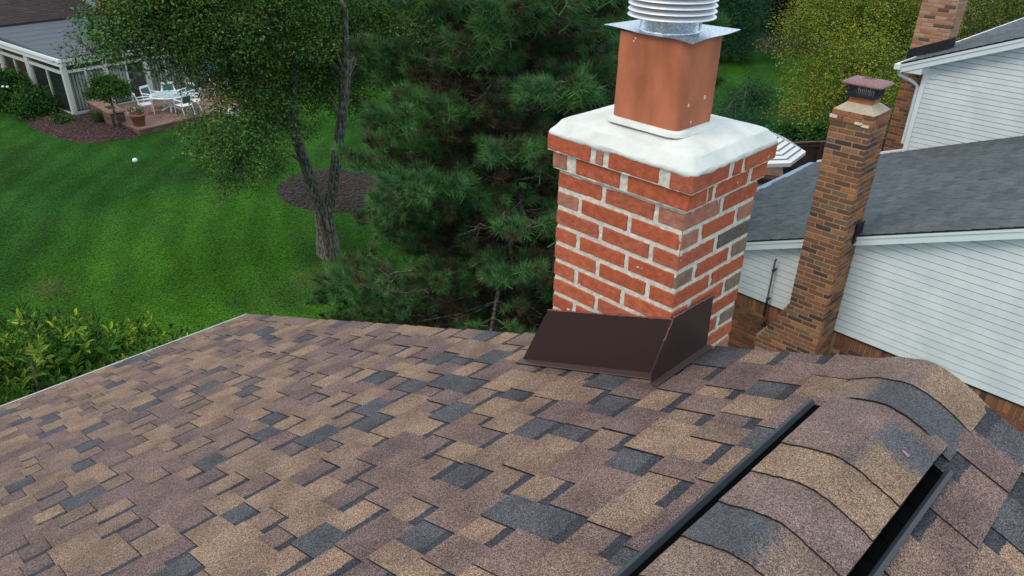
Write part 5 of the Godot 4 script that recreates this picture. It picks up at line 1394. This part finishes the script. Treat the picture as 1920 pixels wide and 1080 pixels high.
func tuft_mesh(n: int, seed_: int) -> ArrayMesh:   # a pine shoot, y along the twig, needles all round
	var g := RandomNumberGenerator.new(); g.seed = seed_
	var st := S()
	tube(st, [Vector3(0, -0.16, 0), Vector3(0, 0.09, 0)], [0.006, 0.003], 4, false)
	for i in n:
		var f := g.randf(); var y := lerpf(-0.09, 0.06, pow(f, 0.8)); var a := g.randf() * TAU
		var spread := lerpf(1.45, 0.5, clampf((y + 0.09) / 0.15, 0, 1)) * g.randf_range(0.75, 1.15)
		var o := Vector3(cos(a), 0, sin(a)); var d := (o * sin(spread) + Vector3.UP * cos(spread)).normalized()
		var p := Vector3(0, y, 0) + o * 0.003; var w := d.cross(rdir_of(g)).normalized() * 0.003; var ln := g.randf_range(0.085, 0.14)
		tri(st, p - w, p + w, p + d * ln + Vector3(0, -0.012, 0))
	return fin(st)

func rdir_of(g: RandomNumberGenerator) -> Vector3:
	return Vector3(g.randf_range(-1, 1), g.randf_range(-1, 1), g.randf_range(-1, 1)).normalized() + Vector3(0.001, 0, 0)

func pine() -> void:
	rng.seed = 202
	var base := Vector3(-6.9, 0, -6.1)
	var t := thing("pine_tree", base, "large dense long needled pine filling the middle behind the roof", "tree")
	var st := S(); var tp := []; var tr := []
	for i in 12:
		tp.append(Vector3(rng.randf_range(-0.05, 0.05), i * 1.05, rng.randf_range(-0.05, 0.05))); tr.append(lerpf(0.24, 0.04, i / 11.0))
	tube(st, tp, tr, 12); obj("trunk", st, M.bark, t)
	var xf := []; var cl := []; var xo := []; var co := []
	var green := [Color(0.075, 0.17, 0.056), Color(0.062, 0.145, 0.05), Color(0.09, 0.2, 0.062), Color(0.11, 0.235, 0.07), Color(0.066, 0.15, 0.062)]
	var brown := [Color(0.11, 0.07, 0.045), Color(0.085, 0.06, 0.04), Color(0.06, 0.06, 0.03), Color(0.13, 0.1, 0.06)]
	var h := 0.5
	var phase := 0.0
	while h < 11.0:
		var nb := 6
		for k in nb:
			phase += 2.4
			var a := phase + rng.randf_range(-0.25, 0.25)
			var ln := lerpf(3.3, 2.2, clampf((h - 4.0) / 5.0, 0, 1)) * (1.0 if h < 8 else lerpf(1.0, 0.35, (h - 8) / 3.0)) * rng.randf_range(0.72, 1.12)
			var dir := Vector3(cos(a), 0, sin(a))
			var lf := maxf(0.0, dir.dot(Vector3(-0.71, 0, 0.705)))
			ln *= 1.0 - lf * lerpf(0.5, 0.15 if h > 4.3 else -0.1, clampf(absf(h - 4.3) / 2.0, 0, 1))
			var side := Vector3(-sin(a), 0, cos(a))
			var o := Vector3(0, h + rng.randf_range(-0.15, 0.15), 0)
			var tip := o + dir * ln + Vector3(0, ln * rng.randf_range(-0.12, 0.16), 0)
			st = S(); var pts := []; var rad := []
			for i in 8:
				var f := i / 7.0; pts.append(o.lerp(tip, f) + Vector3(0, -0.16 * ln * sin(f * PI) * 0.7, 0) + rv() * 0.04 * (1.0 if i > 0 else 0.0)); rad.append(lerpf(0.05, 0.01, f))
			tube(st, pts, rad, 6)
			for i in range(1, 8):
				var q: Vector3 = pts[i]; var f := i / 7.0
				for s in [-1, 1]:
					for rep in 2:
						var sl := ln * lerpf(0.42, 0.16, f) * rng.randf_range(0.6, 1.15)
						var e: Vector3 = q + (dir * rng.randf_range(0.4, 1.0) + side * s * rng.randf_range(0.5, 1.0) + Vector3(0, rng.randf_range(-0.15, 0.4), 0)).normalized() * sl
						var m := q.lerp(e, 0.5) + Vector3(0, -0.05 * sl, 0)
						tube(st, [q, m, e], [0.011, 0.008, 0.005], 4, false)
						var dead := f < 0.45 and rng.randf() < 0.7
						var cnt := 5
						for c in cnt:
							var g := lerpf(0.35, 1.0, c / float(cnt - 1)); var pos := (q.lerp(m, g * 2) if g < 0.5 else m.lerp(e, g * 2 - 1)) + rv() * 0.05
							if dead and rng.randf() < 0.55: continue
							var d := ((e - q).normalized() + Vector3(0, 0.9, 0) + rv() * 0.45).normalized()
							if c < cnt - 1: d = (d + rv() * 0.5 + side * s * 0.4).normalized()
							var b := along(d, rng.randf() * TAU).scaled(Vector3.ONE * rng.randf_range(1.0, 1.5))
							var old := dead or rng.randf() < 0.13
							var col: Color = (brown if old else green)[rng.randi() % (4 if old else 5)]; var ff := rng.randf_range(0.75, 1.3)
							col = Color(col.r * ff, col.g * ff, col.b * ff)
							if rng.randf() < 0.5: xf.append(Transform3D(b, pos)); cl.append(col)
							else: xo.append(Transform3D(b, pos)); co.append(col)
			obj("branch", st, M.bark, t)
		h += 0.36
	multi("needles", tuft_mesh(95, 1), M.needle, xf, cl, t); multi("needles", tuft_mesh(80, 2), M.needle, xo, co, t)
	# bare grey twigs poking out
	for k in 14:
		var a := rng.randf_range(-0.6, 1.75); var hh := rng.randf_range(1.8, 7.5); var r := rng.randf_range(1.5, 2.9)
		var p := Vector3(cos(a) * r, hh, sin(a) * r); st = S()
		var e := p + Vector3(cos(a) * 0.5, rng.randf_range(-0.1, 0.3), sin(a) * 0.5) + rv() * 0.4
		tube(st, [p, p.lerp(e, 0.5) + Vector3(0, 0.06, 0), e], [0.016, 0.012, 0.006], 5)
		for i in 4: tube(st, [p.lerp(e, 0.3 + 0.15 * i), p.lerp(e, 0.5 + 0.15 * i) + rv() * 0.25], [0.007, 0.003], 4)
		obj("dead_twig", st, M.bark_pale, t)

func near_shrub() -> void:
	rng.seed = 303
	var base := Vector3(-5.7, 0, 1.0)
	var t := thing("tall_shrub", base, "tall shrub with long bright green leaves just beyond the eave", "shrub")
	var lm := S()   # one long leaf, curved along its length, tip along +y
	lm.set_smooth_group(0)
	var prof := [[0.0, 0.0, 0.0], [0.25, 0.8, 0.02], [0.55, 1.0, 0.05], [0.8, 0.6, 0.03], [1.0, 0.0, -0.05]]
	for i in 4:
		for s in [-1, 1]:
			var a: Array = prof[i]; var b: Array = prof[i + 1]
			Q(lm, Vector3(0, a[0], a[2]), Vector3(s * a[1] * 0.16, a[0], a[2] + 0.06 * a[1]), Vector3(s * b[1] * 0.16, b[0], b[2] + 0.06 * b[1]), Vector3(0, b[0], b[2]))
	var leaf := fin(lm)
	var st := S()
	for k in 9:
		var a := TAU * k / 9; limb(st, Vector3(cos(a) * 0.12, 0, sin(a) * 0.12), Vector3(cos(a) * rng.randf_range(0.4, 1.3), rng.randf_range(3.6, 4.6), sin(a) * rng.randf_range(0.4, 1.6)), 0.035, 0.012, 0.3, 8)
	obj("stems", st, M.bark, t)
	var blobs := [Vector4(-5.55, 4.72, 0.6, 0.85), Vector4(-5.6, 4.85, 1.05, 0.85), Vector4(-5.5, 4.5, 0.15, 0.75), Vector4(-5.6, 5.0, 1.6, 0.9), Vector4(-6.3, 4.1, 0.8, 1.1), Vector4(-5.3, 4.3, 2.4, 1.1), Vector4(-5.2, 4.2, 1.0, 0.9), Vector4(-5.9, 3.7, 0.1, 0.9), Vector4(-5.1, 4.1, 0.35, 0.75)]
	var shoots := []
	for b in blobs:
		for i in int(260 * b.w * b.w):
			var d := rdir(); d.y = absf(d.y) * 1.1 - 0.25; d = d.normalized()
			shoots.append([Vector3(b.x, b.y, b.z) + d * b.w * pow(rng.randf(), 0.35) * Vector3(1, 0.92, 1), (d + Vector3(0, 0.9, 0) + rv() * 0.5).normalized()])
	for q in [[Vector3(-4.75, 5.95, 1.05), 5], [Vector3(-4.72, 5.8, 1.05), 4], [Vector3(-5.2, 5.85, 0.93), 4], [Vector3(-5.22, 5.7, 0.9), 3]]:
		for i in q[1]: shoots.append([q[0] + rv() * 0.07, (Vector3.UP + rv() * 0.5).normalized()])
	st = S()
	tube(st, [Vector3(-5.5, 4.6, 1.1) - base, Vector3(-5.0, 5.3, 1.06) - base, Vector3(-4.74, 6.0, 1.05) - base], [0.012, 0.008, 0.004], 5); tube(st, [Vector3(-5.5, 4.9, 0.9) - base, Vector3(-5.2, 5.85, 0.93) - base], [0.01, 0.004], 5); obj("stems", st, M.bark, t)
	var items := []
	var pal := [Color(0.06, 0.15, 0.02), Color(0.08, 0.18, 0.024), Color(0.045, 0.11, 0.018), Color(0.055, 0.13, 0.028)]
	var young := [Color(0.28, 0.38, 0.03), Color(0.21, 0.33, 0.03), Color(0.34, 0.4, 0.045)]
	for s in shoots:
		var yg := rng.randf() < 0.2; var roll := rng.randf() * TAU
		var twig: Vector3 = s[1]
		for i in 8:
			var a := roll + i * 2.4; var u := along(twig, a)
			var d := (u.x * (0.5 + 0.07 * (8 - i)) + twig * (0.25 + 0.09 * i)).normalized()
			var ln := rng.randf_range(0.075, 0.13) * (1.0 if i < 6 else 0.75)
			var c: Color = (young if yg and i > 2 else pal)[rng.randi() % (3 if yg and i > 2 else 4)]; var f := rng.randf_range(0.8, 1.25)
			var p: Vector3 = s[0] + twig * (-0.1 + 0.022 * i)
			var bs := along(d, 0.0, twig); bs = Basis(bs.x, bs.y, bs.z).scaled(Vector3.ONE * ln)
			items.append([seen(p), Transform3D(bs, p - base), Color(c.r * f, c.g * f, c.b * f), yg])
	# the leaves that show largest: young ones in front first
	items.sort_custom(func(p, q): return p[0] * (1.4 if p[3] else 1.0) > q[0] * (1.4 if q[3] else 1.0))
	var xf := []; var cl := []; var lms := []
	for c in [pal[0], pal[1], pal[2], young[0], young[1]]:
		var m := StandardMaterial3D.new(); m.albedo_color = c.linear_to_srgb(); m.roughness = 0.5; m.backlight_enabled = true; m.backlight = Color(0.06, 0.1, 0.02); lms.append(m)
	for i in items.size():
		if i < 280: put("leaf", leaf, lms[(3 + i % 2) if items[i][3] else i % 3], t, items[i][1])
		else: xf.append(items[i][1]); cl.append(items[i][2])
	multi("foliage", leaf, M.leaf_bright, xf, cl, t)
